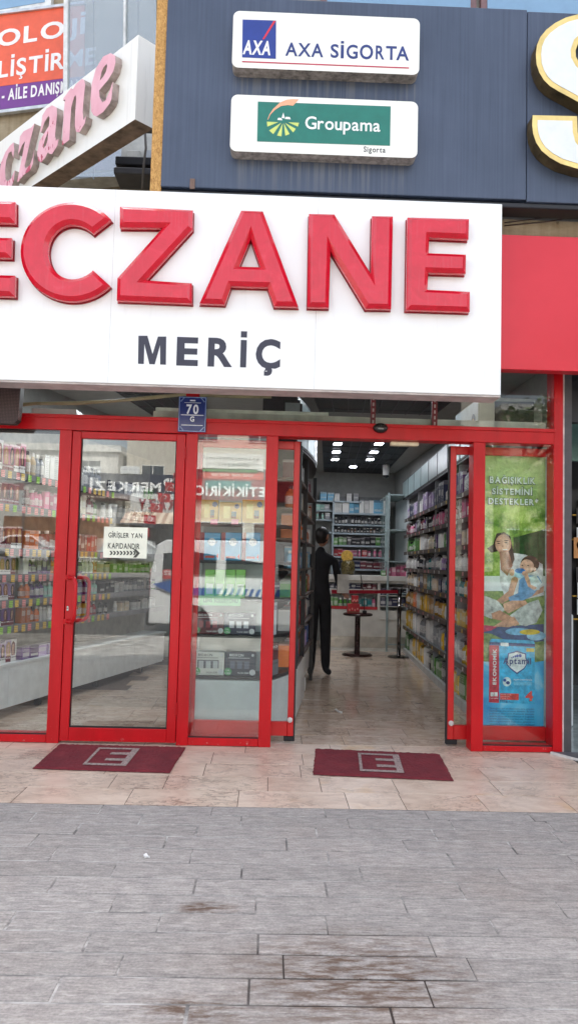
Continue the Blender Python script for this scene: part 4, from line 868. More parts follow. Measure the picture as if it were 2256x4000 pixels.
for i_, z in enumerate([.446]+LZ):
    cl = ([.446]+LZ+[2.36])[i_+1]-z-.055 if i_ < 6 else .3
    pw_ = 'on %s shelf of left hair colour unit' % ordn(7-i_)
    p, q = LP0+Ld*.1+Li*.035, LP0+Ld*1.02+Li*.035
    cl = min(cl, .2) if i_ < 6 else .26
    stock(p[:2], q[:2], Li[:2], z, cl, ['lilac', 'pink', 'white', 'purple', 'maroon', 'brown'], ['dye'], pw_, 'hair colour boxes in the left window', 'the street', (.074, .084), .006, 1, (.9, .98), .05, .02)
    if i_ == 0: stock((LP0+Ld*1.06+Li*.04)[:2], (LP0+Ld*1.9+Li*.04)[:2], Li[:2], z, .2, ['purple', 'navy', 'lilac'], ['carton'], 'on low purple stack of left unit', 'purple cartons on the left base', 'the window post', (.12, .14), .01, 1, (.5, .8), .1, .0); continue
    pal = [['orange', 'red', 'white', 'black', 'yellow'], ['white', 'purple', 'orange', 'red', 'mint'], ['purple', 'orange', 'white', 'red'], ['red', 'orange', 'maroon', 'pink'], ['maroon', 'cream', 'gold', 'green', 'pink'], ['white', 'beige', 'grey']][i_-1]
    stock((LP0+Ld*1.06+Li*.035)[:2], (LP0+Ld*2.45+Li*.035)[:2], Li[:2], z, min(cl, .24), pal, ['bottle', 'flask', 'bottle', 'carton'], pw_, 'bottles on the left unit', 'the post', (.06, .072), .008, 1, (.82, .97), .06, .02)
    stock((LP0+Ld*2.5+Li*.035)[:2], (LP0+Ld*4.0+Li*.035)[:2], Li[:2], z, min(cl, .22), ['grey', 'white', 'green', 'beige', 'black'], ['flask', 'carton', 'tub'], 'on %s shelf deep in left unit' % ordn(7-i_), 'goods deep in the left unit', 'the street', (.08, .11), .03, .9, (.6, .9), .07, .02)
# ================================================================== middle window cabinet
MC = thing('display_cabinet', 'white display cabinet with dark shelves behind the middle window', 'display cabinet', (-.25, .42, 0))
cx0, cx1, cy0, cy1 = -.56, .035, .3, .62
MW = mat('cabinet_white', (206, 214, 214), .35, vary=.04)
def midz(v): return at(880, v, cy0).z
shz = [midz(v) for v in (2642, 2480, 2338, 2190, 2040)]
box('base_panel', cx0, cx1, cy0, cy0+.018, .07, shz[0]-.03, MW, MC); box('back_panel', cx0, cx1, cy1, cy1+.015, .07, 2.5, MW, MC)
box('plinth', cx0, cx1, cy0+.03, cy1, 0, .069, SH_D, MC)
# slanted corner bay that turns into the aisle
s0, s1 = Vector((cx1, cy0, 0)), Vector((.235, .78, 0)); sd_ = (s1-s0).normalized(); sn = Vector((-sd_.y, sd_.x, 0))
mesh('corner_panel', obox(s0+EZ*.07, (s1-s0).length, .015, shz[0]-.1, sd_, sn), BF, MW, MC)
for k, z in enumerate(shz):
    V = [(cx0, cy0, z-.022), (cx1, cy0, z-.022), (s1.x, s1.y, z-.022), (s1.x, cy1+.14, z-.022), (cx0, cy1, z-.022)]; n = 5
    mesh('shelf', V+[(a, b_, z) for a, b_, c in V], [tuple(range(n-1, -1, -1)), tuple(range(n, 2*n))]+[(i, (i+1) % n, n+(i+1) % n, n+i) for i in range(n)], SH_D, MC)
for x in (cx0, cx1-.02): box('upright', x, x+.018, cy1-.03, cy1-.002, .07, 2.5, MW, MC)
def big_carton(label, u0, v0, u1, v1, Y, dep, col, parts, name='product_carton', group=None):
    x0, x1, z0, z1 = rect(u0, v0, u1, v1, Y); z0 = min(shz, key=lambda s: abs(s-z0))+.001
    t_ = thing(name, label, 'box', ((x0+x1)/2, Y, z0), group=group)
    box('carton', x0, x1, Y, Y+dep, z0, z1, flat(col, .35), t_, b=.003); YY = Y-.0015
    W_, H_ = x1-x0, z1-z0
    for p in parts:
        k = p[0]
        if k == 't': text('lettering', p[1], (x0+p[2]*W_, YY-(.002 if len(p) > 7 else 0), z0+p[3]*H_), EX, EZ, p[4]*W_, p[5]*H_, flat(p[6]), t_, bold=.02)
        elif k == 'r': mesh('print_field', [(x0+p[1]*W_, YY+.0008, z0+p[2]*H_), (x0+p[3]*W_, YY+.0008, z0+p[2]*H_), (x0+p[3]*W_, YY+.0008, z0+p[4]*H_), (x0+p[1]*W_, YY+.0008, z0+p[4]*H_)], [(0, 1, 2, 3)], flat(p[5]), t_)
        elif k == 'c': mesh('print_roundel', [(x0+p[1]*W_+p[3]*H_*math.cos(a/12*6.283), YY-.0008, z0+p[2]*H_+p[3]*H_*math.sin(a/12*6.283)) for a in range(12)], [tuple(range(12))], flat(p[4]), t_)
        elif k == 'v':
            mesh('window_cut', [(x0+p[1]*W_, YY+.0004, z0+p[2]*H_), (x0+p[3]*W_, YY+.0004, z0+p[2]*H_), (x0+p[3]*W_, YY+.0004, z0+p[4]*H_), (x0+p[1]*W_, YY+.0004, z0+p[4]*H_)], [(0, 1, 2, 3)], flat((60, 60, 70)), t_)
            for q in range(3):
                a = p[1]+(p[3]-p[1])*(q+.18)/3; mesh('vial', [(x0+a*W_, YY-.0004, z0+p[2]*H_), (x0+(a+.16)*W_, YY-.0004, z0+p[2]*H_), (x0+(a+.16)*W_, YY-.0004, z0+(p[4]-.04)*H_), (x0+a*W_, YY-.0004, z0+(p[4]-.04)*H_)], [(0, 1, 2, 3)], flat(p[5]), t_)
    return t_
GRN = (32, 150, 70); WH = (228, 230, 230)
def bx_parts(tc, vial, strip=None): return [('t', 'BIOXCIN', .14, .82, .46, .11, tc), ('r', .1, .745, .8, .765, tc), ('v', .12, .3, .82, .66, vial), ('t', 'BIOXCIN', .36, .58, .28, .06, (120, 120, 130), 1), ('c', .1, .17, .16, GRN), ('t', '3 AL', .03, .19, .13, .09, WH, 1), ('t', '2 ÖDE', .0, .06, .19, .1, WH, 1), ('t', 'PAZAR LİDERİ', .42, .09, .36, .09, tc), ('c', .9, .16, .13, (206, 208, 210)), ('c', .9, .88, .06, (206, 208, 210))]
Y_ = .33
big_carton('maroon shampoo set carton, left one on middle shelf of display cabinet', 758, 2392, 874, 2472, Y_, .1, (98, 34, 46), bx_parts(WH, (150, 70, 80)))
big_carton('navy shampoo set carton, right one on middle shelf of display cabinet', 876, 2394, 996, 2476, Y_, .1, (40, 40, 70), bx_parts(WH, (214, 214, 220)))
big_carton('white shampoo set carton, left one on lowest shelf of display cabinet', 757, 2547, 876, 2631, Y_, .1, (214, 214, 206), bx_parts((60, 66, 64), (190, 194, 194)))
big_carton('black shampoo set carton, right one on lowest shelf of display cabinet', 879, 2548, 998, 2634, Y_, .1, (36, 42, 58), bx_parts(WH, (96, 100, 120)))
# blue cans of baby milk
apt = [('r', .0, .0, .2, 1.0, (150, 30, 50)), ('t', '4', .8, .06, .14, .18, (226, 70, 50)), ('r', .25, .08, .72, .16, (220, 90, 70)), ('c', .58, .66, .14, WH), ('t', 'Aptamil', .34, .6, .5, .12, (30, 50, 110), 1)]
for k, (u0, u1) in enumerate(((782, 860), (864, 942), (946, 1016))): big_carton('blue baby milk carton with red spine, %s on its cabinet shelf' % ['left one', 'middle one', 'right one'][k], u0, 2080, u1, 2182, .36, .1, (76, 160, 206), apt)
# amber gift sets
for k, (u0, u1) in enumerate(((784, 852), (856, 942), (946, 1030))): big_carton('amber gift set carton, %s on top cabinet shelf' % ['left one', 'middle one', 'right one'][k], u0, 1952 if k != 1 else 1962, u1, 2032, .36, .1, (206, 158, 66), [('r', .2, .2, .5, .8, (226, 206, 120)), ('r', .55, .2, .78, .55, (70, 100, 130)), ('c', .8, .8, .12, (50, 70, 120)), ('r', .55, .2, .78, .3, (190, 50, 50))])
for k, u in enumerate((836, 917)):
    x0, x1, z0, z1 = rect(u-14, 2028, u+14, 2048, .29); box('price_label', x0, x1, .2885, .29, z0, z1, flat((226, 110, 150)), MC)
# lens solution boxes and their card
for k in range(4):
    u0 = 800+k*40; x0, x1, z0, z1 = rect(u0, 2225, u0+38, 2326, .36); z0 = shz[2]+.001
    t_ = thing('solution_box', 'lime green lens solution box, %s of four in display cabinet' % ORDN[k+1], 'box', ((x0+x1)/2, .36, z0)); box('carton', x0, x1, .36, .44, z0, z1, mat('lime_card', (140, 210, 96), .4), t_, b=.003)
    box('print_panel', x0+.012, x1-.012, .3585, .3595, z0+.03, z0+.11, flat((226, 236, 214)), t_)
cd = thing('shelf_card', 'pale green paper card reading lens solution hung on cabinet shelf', 'card', (at(860, 2366, .29).x, .29, shz[2]-.1))
x0, x1, z0, z1 = rect(775, 2328, 939, 2366, .285); box('sheet', x0, x1, .284, .2855, z0, z1, flat((150, 216, 160), .6), cd); ptext('lettering', 'LENS SOLUSYONU', 795, 2338, 929, 2354, .2825, flat((40, 90, 60)), cd)
# corner bay goods
for kk, (lab, z, a, w_, h, col, tc) in enumerate((('navy', shz[3]-.145+.0, .02, .17, .13, (34, 42, 60), WH), ('white', shz[1]+.001, .03, .11, .27, (206, 212, 216), (60, 70, 130)), ('maroon', shz[0]+.12, .04, .15, .13, (96, 32, 40), WH), ('grey', shz[0]+.001, .03, .17, .118, (120, 122, 128), (60, 60, 66)))):
    if kk == 0: z = shz[2]+.001
    o_ = s0+sd_*a+sn*.015+EZ*z; t_ = thing('product_carton', '%s carton in slanted corner bay beside sliding door' % lab, 'box', o_)
    mesh('carton', obox(o_, w_, .09, h, sd_, sn), BF, flat(col, .35), t_)
    text('lettering', 'BIOXCIN', o_+sd_*.02-sn*.0015+EZ*h*.72, sd_, EZ, w_*.75, h*.13, flat(tc), t_, bold=.02)
# ================================================================== right wall: shelves, overhead cabinets
RP0, RP1 = Vector((1.78, .55, 0)), Vector((2.0, 6.35, 0)); RP0 = Vector((1.80, .5, 0)); RP1 = Vector((2.12, 6.3, 0))
Rd = (RP1-RP0).normalized(); Ri = Vector((Rd.y, -Rd.x, 0)); RLn = (RP1-RP0).length
ru = thing('shelf_unit', 'long stocked shelf unit along the right wall of the aisle', 'shelf unit', RP0)
def rsb(name, a, b_, d0, d1, z0, z1, m, parent=None, **k):
    return mesh(name, obox(RP0+Rd*a+Ri*d0+EZ*z0, b_-a, d1-d0, z1-z0, Rd, Ri), BF, m, parent or ru, **k)
rsb('back_panel', 0, RLn, .3, .32, 0, 2.39, mat('unit_back', (120, 122, 124), .6)); rsb('plinth', 0, RLn, .0, .3, 0, .08, mat('plinth_white', (196, 198, 196), .4)); rsb('end_panel', -.02, -.001, 0, .32, 0, 2.39, SH_W)
for a in (1.5, 3.0, 4.5): rsb('upright', a, a+.02, .02, .3, .081, 2.39, SH_G)
RZ = [.081, .42, .77, 1.06, 1.31, 1.56, 1.82, 2.07]
rpal = [['yellow', 'black', 'red', 'green', 'white'], ['yellow', 'blue', 'white', 'purple', 'grey'], ['orange', 'yellow', 'gold', 'white'], ['navy', 'grey', 'teal', 'gold', 'white', 'beige'], ['white', 'teal', 'lilac', 'grey', 'black'], ['beige', 'green', 'white', 'gold', 'purple', 'cream'], ['maroon', 'pink', 'lilac', 'purple', 'black'], ['white', 'lilac', 'grey', 'purple', 'navy']]
for i_, z in enumerate(RZ):
    if i_:
        sh = rsb('shelf', 0, RLn, 0, .299, z-.022, z, SH_B if i_ not in (1,) else mat('metal_shelf', (130, 136, 138), .4))
        rsb('price_rail', 0, RLn, -.012, -.0005, z-.045, z+.003, mat('rail_brown', (70, 58, 52), .5), sh)
        for k in range(14):
            a = .25+k*.42+random.uniform(-.1, .1)
            if a < RLn-.1: tg = mesh('price_tag', obox(RP0+Rd*a-Ri*.0145+EZ*(z-.042), .05, .0015, .036, Rd, Ri), BF, M_tag, sh); tg.color = lin(random.choice([(226, 226, 220), (236, 200, 80), (226, 150, 150), (226, 226, 220)]))
    cl = (RZ+[2.38])[i_+1]-z-.03
    kinds = [['pack'], ['pack', 'bottle', 'tub'], ['pack', 'flask', 'carton'], ['carton', 'flask'], ['pump', 'bottle', 'flask'], ['carton', 'carton', 'bottle'], ['bottle', 'carton', 'flask'], ['carton', 'bottle', 'carton']][i_]
    wr = [(.17, .26), (.12, .18), (.09, .14), (.09, .12), (.085, .12), (.08, .11), (.08, .11), (.085, .12)][i_]
    stock(RP0[:2], RP1[:2], Ri[:2], z, cl, rpal[i_], kinds, 'on %s shelf of right aisle unit' % ('bottom' if i_ == 0 else ordn(8-i_)), 'goods on the right aisle unit', 'street', wr, .012, .97, (.62, .95), .14, .015)
oc = thing('wall_cabinet', 'row of frosted glass overhead cabinets along right wall', 'wall cabinet', RP0+EZ*2.4)
rsb('carcass', 0, RLn, .02, .34, 2.4, 2.72, SH_D, oc)
FG = mat('frosted_glass', (150, 170, 172), .3, vary=.06)
for k in range(9):
    a = k*.69; d_ = rsb('cabinet_door', a+.012, a+.678, .004, .0195, 2.415, 2.705, SH_D, oc)
    rsb('frosted_panel', a+.03, a+.66, .0, .0035, 2.43, 2.69, FG, d_)
rsb('light_pelmet', 0, RLn, .0, .02, 2.385, 2.399, SH_D, oc)
# tall glass cabinet at the far right
tg_ = thing('glass_cabinet', 'tall pale framed glass cabinet at far right of the aisle', 'glass cabinet', (2.05, 6.4, 0))
for k in range(4):
    y = 6.38+k*.4; box('upright', 1.86+.02*k, 1.89+.02*k, y, y+.03, 0, 2.5, mat('pale_alu', (150, 166, 166), .4), tg_)
for z in (.1, .9, 1.4, 1.9, 2.46): box('shelf', 1.9, 2.2, 6.4, 7.6, z, z+.02, mat('pale_alu', (150, 166, 166), .4), tg_)
box('carcass', 2.18, 2.2, 6.4, 7.6, .13, 2.45, SH_W, tg_)
box('pane', 1.9, 1.904, 6.42, 7.6, .1, 2.46, M_glass, tg_)
# ================================================================== left aisle shelf (its back to the display cabinet)
AP0, AP1 = Vector((.25, .82, 0)), Vector((.53, 3.3, 0)); Ad = (AP1-AP0).normalized(); Ai = Vector((-Ad.y, Ad.x, 0)); AL = (AP1-AP0).length
au = thing('shelf_unit', 'dark upright shelf unit on left side of the aisle', 'shelf unit', AP0)
def asb(name, a, b_, d0, d1, z0, z1, m, parent=None, **k):
    return mesh(name, obox(AP0+Ad*a+Ai*d0+EZ*z0, b_-a, d1-d0, z1-z0, Ad, Ai), BF, m, parent or au, **k)
for a in (.0, AL*.34, AL-.05): asb('upright', a, a+.045, -.01, .03, .0 if a > 1 else .46, 2.35, mat('upright_black', (24, 24, 27), .4))
asb('back_panel', 0, AL, .3, .32, .05, 2.35, mat('unit_back', (120, 122, 124), .6)); asb('base_cabinet', -.02, AL*.5, .002, .3, .03, .45, M_white); asb('base_box', AL*.5+.01, AL-.06, .03, .3, .16, .45, M_white)
AZ = [.47, .76, 1.04, 1.3, 1.56, 1.82, 2.08]
apal = [['white', 'lilac', 'blue', 'orange'], ['red', 'white', 'navy', 'beige'], ['orange', 'green', 'white', 'cream'], ['white', 'beige', 'sky', 'lilac'], ['lilac', 'green', 'white', 'orange'], ['orange', 'white', 'beige', 'gold'], ['maroon', 'white', 'orange', 'maroon']]
for i_, z in enumerate(AZ):
    asb('shelf', 0, AL, .0, .299, z-.02, z, SH_B); cl = (AZ+[2.34])[i_+1]-z-.03
    stock(AP0[:2], AP1[:2], Ai[:2], z, cl, apal[i_], ['carton', 'carton', 'bottle', 'pack'], 'on %s shelf of left aisle unit' % ordn(7-i_), 'goods on the left aisle unit', 'street', (.09, .14), .02, .95, (.6, .92), .12, .035)
ct = thing('wall_cabinet', 'curved black framed glass overhead cabinet above left aisle shelves', 'wall cabinet', AP0+EZ*2.36)
asb('carcass', 0, AL, .06, .34, 2.36, 2.8, SH_D, ct)
for k in range(5):
    a = k*AL/5; b_ = a+AL/5
    def bow(s): return -.10*math.sin(math.pi*min(1, max(0, s/AL)))
    A, B_ = AP0+Ad*a+Ai*(bow(a)+.04), AP0+Ad*b_+Ai*(bow(b_)+.04); dd = (B_-A).normalized(); nn = Vector((-dd.y, dd.x, 0))
    d_ = mesh('cabinet_door', obox(A+EZ*2.37, (B_-A).length, .02, .42, dd, nn), BF, SH_D, ct)
    mesh('frosted_panel', obox(A+dd*.02-nn*.0035+EZ*2.39, (B_-A).length-.04, .003, .38, dd, nn), BF, FG, d_)
    mesh('cabinet_floor', obox(A+EZ*2.345, (B_-A).length, .3, .014, dd, nn), BF, SH_D, ct)
# bags hanging under the shelf end and parcels by the plinth
prod('pack', 'white', (AP0+Ad*1.75+Ai*.1+EZ*.001), .25, .16, .15, math.pi/2, 'white bag on the floor under left aisle shelves', None)
# ================================================================== back wall goods
BYW = 7.72
bu = thing('shelf_unit', 'pale metal shelf unit with bottles on the back wall', 'shelf unit', (1.57, 7.8, 0))
bx0, bx1 = at(1303, 2050, BYW).x, at(1508, 2050, BYW).x
M_ps = mat('pale_metal_shelf', (168, 182, 190), .4)
box('back_panel', bx0-.02, bx1+.02, 7.9, 7.93, .1, 2.55, mat('unit_back', (120, 122, 124), .6), bu)
for x in (bx0-.03, bx1): box('upright', x, x+.03, BYW-.02, 7.899, .1, 2.5, M_ps, bu)
bz = [at(1400, v, BYW).z for v in (2222, 2174, 2130, 2082, 2048, 2004)]
bpal = [(['maroon', 'navy', 'white', 'brown'], ['carton'], (.1, .12)), (['white', 'beige', 'red', 'pink', 'navy'], ['carton', 'flask', 'carton'], (.07, .09)), (['sky', 'green', 'black', 'black', 'white', 'green'], ['carton'], (.07, .1)), (['black', 'brown', 'black'], ['flask'], (.05, .056)), (['black', 'brown', 'black'], ['flask'], (.05, .056)), (['white', 'blue', 'sky', 'white', 'sky'], ['carton'], (.07, .15))]
for i_, z in enumerate(bz):
    box('shelf', bx0, bx1, BYW, 7.899, z-.03, z, M_ps, bu); cl = (bz+[bz[-1]+.3])[i_+1]-z-.05
    stock((bx0+.01, BYW+.02), (bx1, BYW+.02), (0, 1), z, min(cl, .24), bpal[i_][0], bpal[i_][1], 'on %s shelf of back wall unit' % ordn(6-i_), 'goods on the back wall unit', 'left', bpal[i_][2], .006, .97, (.75, .98), .1, .0)
ws = thing('wall_shelf', 'long grey wall shelf with cartons high on back wall', 'wall shelf', (1.0, 7.8, 2.48))
z0 = at(1320, 1957, 7.75).z; xa_, xb_ = at(1249, 1957, 7.75).x, at(1409, 1957, 7.75).x
for zz, x1_ in ((z0, xb_), (z0-.17, bx0-.04), (z0-.33, bx0-.04), (z0-.55, bx0-.04)): box('board', xa_-.1, x1_, 7.7, 7.94, zz-.025, zz, M_ps, ws)
stock((xa_, 7.72), (xb_, 7.72), (0, 1), z0, .32, ['white', 'grey', 'grey', 'maroon', 'brown', 'sky'], ['carton'], 'on high wall shelf at back', 'cartons on the high wall shelf', 'left', (.08, .13), .02, .9, (.4, .98), .12, .0)
for k, (dz, pl_) in enumerate(((.17, ['mint', 'grey', 'white']), (.33, ['mint', 'sky', 'grey']))):
    stock((xa_-.08, 7.72), (bx0-.05, 7.72), (0, 1), z0-dz, .14, pl_, ['carton', 'bottle'], 'on %s pale board left of back unit' % ['upper', 'lower'][k], 'pale cartons left of the back unit', 'left', (.06, .09), .012, .95, (.7, .95), .1, .0)
# ================================================================== counter
CY = 6.42; co = thing('counter', 'white sales counter with open front shelves and steel kick plate', 'counter', (1.5, CY, 0))
def cz(v): return at(1420, v, CY).z
cxl, cxm, cxr = at(1262, 2400, CY).x, at(1477, 2400, CY).x, at(1608, 2400, CY).x
CW = mat('counter_white', (206, 204, 196), .35, vary=.05); CG = mat('counter_grey', (150, 154, 152), .5)
box('worktop', cxl-.03, cxr, CY-.03, CY+.6, cz(2268), cz(2248), CW, co, b=.004); box('fascia', cxl, cxr, CY-.004, CY+.02, cz(2277), cz(2268)-.001, CW, co)
box('lower_front', cxl, cxr, CY, CY+.03, cz(2486), cz(2383), CW, co); box('kick_plate', cxl, cxr, CY+.004, CY+.03, cz(2530), cz(2486)-.001, mat('brushed_steel', (186, 182, 172), .35, .9), co); box('skirting', cxl, cxr, CY-.004, CY+.03, 0, cz(2531), CW, co)
box('niche_back', cxl, cxr, CY+.28, CY+.3, cz(2383), cz(2278), CG, co); box('divider', cxm-.02, cxm+.02, CY+.002, CY+.28, cz(2420), cz(2278), CW, co); box('end_panel', cxl-.02, cxl-.001, CY, CY+.58, 0, cz(2269), CW, co)
for v in (2306, 2383): box('niche_shelf', cxl, cxm-.021, CY+.004, CY+.28, cz(v), cz(v-4), CW, co)
box('price_strip', cxl, cxm-.021, CY-.006, CY-.001, cz(2381), cz(2369), mat('strip_red', (176, 36, 44), .4), co)
for v in (2326, 2368, 2418): box('niche_shelf', cxm+.021, cxr, CY-.02, CY+.28, cz(v), cz(v-3), CW, co)
stock((cxl+.02, CY+.03), (cxm-.03, CY+.03), (0, 1), cz(2302), .1, ['pink', 'maroon', 'navy', 'white'], ['carton'], 'on upper counter shelf', 'goods in the counter front', 'left', (.06, .08), .01, .9, (.8, .95), .06, .0)
stock((cxl+.02, CY+.03), (cxm-.03, CY+.03), (0, 1), cz(2379), .25, ['green', 'green', 'red', 'teal', 'pink', 'brown'], ['carton', 'flask', 'carton'], 'on lower counter shelf', 'goods in the counter front', 'left', (.055, .075), .008, .97, (.6, .8), .06, .0)
for v, nm in ((2323, 'upper'), (2365, 'middle')): stock((cxm+.03, CY+.0), (cxr-.01, CY+.0), (0, 1), cz(v), .14, ['navy', 'black', 'navy'], ['carton'], 'on %s dark counter rack' % nm, 'dark boxes in the counter rack', 'left', (.08, .1), .006, 1, (.8, .95), .08, .0)
stock((cxm+.03, CY+.0), (cxr-.1, CY+.0), (0, 1), cz(2415), .06, ['pink', 'red', 'white'], ['carton'], 'on lowest counter rack', 'flat packs in the counter rack', 'left', (.14, .18), .01, 1, (.5, .8), .08, .0)
zc_ = cz(2248)+.001
stock((at(1490, 2230, CY).x, CY+.06), (cxr-.02, CY+.06), (0, 1), zc_, .22, ['white', 'white', 'mint', 'pink', 'green'], ['carton'], 'on worktop right end', 'cartons on the counter', 'left', (.055, .08), .004, 1, (.35, .95), .07, .0)
stock((at(1310, 2230, CY).x, CY+.06), (at(1336, 2230, CY).x, CY+.06), (0, 1), zc_, .22, ['brown', 'gold'], ['tub'], 'on worktop left end', 'jars on the counter', 'left', (.05, .06), .004, 1, (.7, .95), .07, .0)
jp = Vector((at(1361, 2240, CY).x, CY+.16, zc_)); jr = thing('candy_jar', 'big glass candy jar with yellow lid on the counter', 'jar', jp)
lathe('jar_body', jp, [(.07, 0), (.1, .01), (.115, .08), (.115, .18), (.08, .235)], mat('jar_content', (92, 82, 50), .12, vary=.6, scale=40), jr, 18, smooth=True)
V, F = lathe_v((0, 0, 0), [(.094, 0), (.098, .02), (.094, .04)], 20); mesh('round_lid', [(jp.x-.02+a, jp.y-.06+c, jp.z+.295+b_) for a, b_, c in V], F, mat('lid_yellow', (206, 164, 70), .5, vary=.2, scale=30), jr)
tube('lid_neck', [jp+Vector((0, 0, .235)), jp+Vector((-.01, -.03, .25))], .05, mat('lid_yellow', (206, 164, 70), .5), jr)
# ================================================================== table, stanchion
tp = atz(1393, 2560); tb = thing('round_table', 'small round dark wood pedestal table in the aisle', 'table', tp)
DW = mat('dark_wood', (48, 24, 22), .25, vary=.3, scale=12); tz = at(1393, 2397, tp.y).z
lathe('table_top', (tp.x, tp.y, tz-.03), [(.2, 0), (.22, .008), (.22, .03), (.21, .036)], DW, tb, 32); lathe('column', (tp.x, tp.y, .045), [(.045, 0), (.04, .02), (.04, tz-.1), (.05, tz-.076)], DW, tb, 16); lathe('base_disc', tp, [(.225, 0), (.225, .018), (.2, .035), (.05, .046)], DW, tb, 32)
def red_tin(nm, dx, z, w_, h, lab):
    t_ = thing('gift_box', lab, 'box', (tp.x+dx, tp.y, z)); x0 = tp.x+dx
    box('carton', x0-w_/2, x0+w_/2, tp.y-.05, tp.y+.05, z+.001, z+h, mat('gift_red', (186, 34, 44), .4), t_, b=.003)
    for k in range(4): patch_ = mesh('print_flake', [(x0+(k-1.5)*w_*.22+a*.012, tp.y-.0515, z+h*(.35+.12*(k % 2))+b_*.02) for a, b_ in ((-1, 0), (0, -1), (1, 0), (0, 1))], [(0, 1, 2, 3)], flat((226, 150, 140)), t_)
    mesh('print_band', [(x0-w_*.48, tp.y-.0513, z+.008), (x0+w_*.48, tp.y-.0513, z+.008), (x0+w_*.48, tp.y-.0513, z+h*.2), (x0-w_*.48, tp.y-.0513, z+h*.2)], [(0, 1, 2, 3)], flat((120, 70, 50)), t_)
red_tin('a', -.07, tz+.007, .18, .14, 'red gift box with snowflake print on the round table'); red_tin('b', -.05, tz+.149, .1, .12, 'small pink red gift box stacked on the red one')
pd = thing('power_adapter', 'small black adapter with hanging cable on the round table', 'adapter', (tp.x+.1, tp.y, tz+.007)); box('body', tp.x+.07, tp.x+.13, tp.y-.03, tp.y+.03, tz+.007, tz+.05, M_blk, pd, b=.006)
tube('cable', [(tp.x+.1, tp.y, tz+.05), (tp.x+.09, tp.y+.05, tz+.3), (tp.x+.1, tp.y+.4, tz+.45), (tp.x+.1, CY-.04, zc_+.01)], .007, M_blk, pd)
sp_ = atz(1555, 2568); st_ = thing('barrier_post', 'chrome barrier post with red retractable belt in the aisle', 'barrier post', sp_)
CH = mat('dark_chrome', (120, 116, 114), .08, 1.0, vary=.05); zt_ = at(1555, 2300, sp_.y).z
lathe('base', sp_, [(.165, 0), (.165, .012), (.15, .02), (.04, .026)], CH, st_, 36); lathe('tube', (sp_.x, sp_.y, .026), [(.03, 0), (.03, zt_-.1)], CH, st_, 20, smooth=True); lathe('belt_head', (sp_.x, sp_.y, zt_-.08), [(.034, 0), (.034, .075), (.025, .08)], mat('head_black', (20, 18, 20), .3), st_, 20)
bx = at(1294, 2310, 5.0).x; zz = zt_-.045
mesh('belt', obox(Vector((bx, 5.0, zz-.024)), (Vector((sp_.x, sp_.y, 0))-Vector((bx, 5.0, 0))).length, .003, .05, (Vector((sp_.x, sp_.y, 0))-Vector((bx, 5.0, 0))).normalized(), Vector((0, 1, 0))), BF, mat('belt_red', (160, 20, 44), .7), st_)
box('belt_clip', bx-.05, bx-.001, 4.985, 5.02, zz-.04, zz+.04, mat('clip_grey', (190, 190, 188), .5), st_, b=.006)
# ================================================================== person
pp = atz(1240, 2634); pe = thing('person', 'person in black clothes standing at left of the aisle', 'person', pp)
def skin(name, joints, edges, m, parent, lvl=2):
    me = bpy.data.meshes.new(name); g = org(parent); me.from_pydata([tuple(Vector(j[0])+pp-g) for j in joints], edges, [])
    o = link(name, me, parent); me.materials.append(m)
    md = o.modifiers.new('skin', 'SKIN'); md.use_smooth_shade = True
    for v, j in zip(me.skin_vertices[0].data, joints): v.radius = (j[1], j[2] if len(j) > 2 else j[1]); v.use_root = False
    me.skin_vertices[0].data[0].use_root = True
    s = o.modifiers.new('sub', 'SUBSURF'); s.levels = lvl; s.render_levels = lvl
    dg = bpy.context.evaluated_depsgraph_get(); nm = bpy.data.meshes.new_from_object(o.evaluated_get(dg)); o.modifiers.clear(); o.data = nm
    if not nm.materials: nm.materials.append(m)
    return o
BC = mat('black_cloth', (22, 22, 27), .85, vary=.35, scale=9, bump=1.0, bscale=16); SK = mat('skin', (190, 140, 116), .55, vary=.08)
J = [((0, 0, .95), .13, .10), ((0, 0, 1.12), .115, .09), ((.0, .01, 1.3), .15, .105), ((0, .01, 1.42), .12, .085), ((0, .0, 1.5), .052), ((.012, -.005, 1.56), .05),     # 0-5 pelvis, waist, chest, shoulders, neck
 ((-.07, .0, .88), .088), ((-.085, .005, .5), .072), ((-.09, .03, .12), .06), ((-.09, .0, .05), .042), ((-.1, -.13, .035), .036),      # 6-10
 ((.07, .02, .88), .088), ((.085, .03, .5), .072), ((.095, .05, .12), .06), ((.1, .03, .05), .042), ((.14, -.09, .035), .036),         # 11-15
 ((-.18, .01, 1.39), .058), ((-.22, .03, 1.12), .044), ((-.2, -.05, .9), .034),                                                       # 16-18
 ((.18, .01, 1.39), .058), ((.23, .03, 1.13), .044), ((.27, -.12, 1.0), .036)]                                                        # 19-21
Ed = [(0, 1), (1, 2), (2, 3), (3, 4), (4, 5), (0, 6), (6, 7), (7, 8), (8, 9), (9, 10), (0, 11), (11, 12), (12, 13), (13, 14), (14, 15), (3, 16), (16, 17), (17, 18), (3, 19), (19, 20), (20, 21)]
skin('body', J, Ed, BC, pe)
hd = []
V, F = [], []; n, mm = 20, 14
for i_ in range(mm+1):
    ph = math.pi*i_/mm
    for j in range(n):
        th = 2*math.pi*j/n; x, y, z = math.sin(ph)*math.cos(th), math.sin(ph)*math.sin(th), math.cos(ph)
        rx, ry, rz_ = .075, .095, .118; jaw = 1-.22*max(0, -z)
        fx = y < -.6 and abs(x) < .2 and -.35 < z < .1
        V.append((pp.x+.015+x*rx*jaw, pp.y-.005+y*ry*jaw-(.022 if fx else 0), pp.z+1.675+z*rz_))
for i_ in range(mm):
    for j in range(n): F.append((i_*n+j, i_*n+(j+1) % n, (i_+1)*n+(j+1) % n, (i_+1)*n+j))
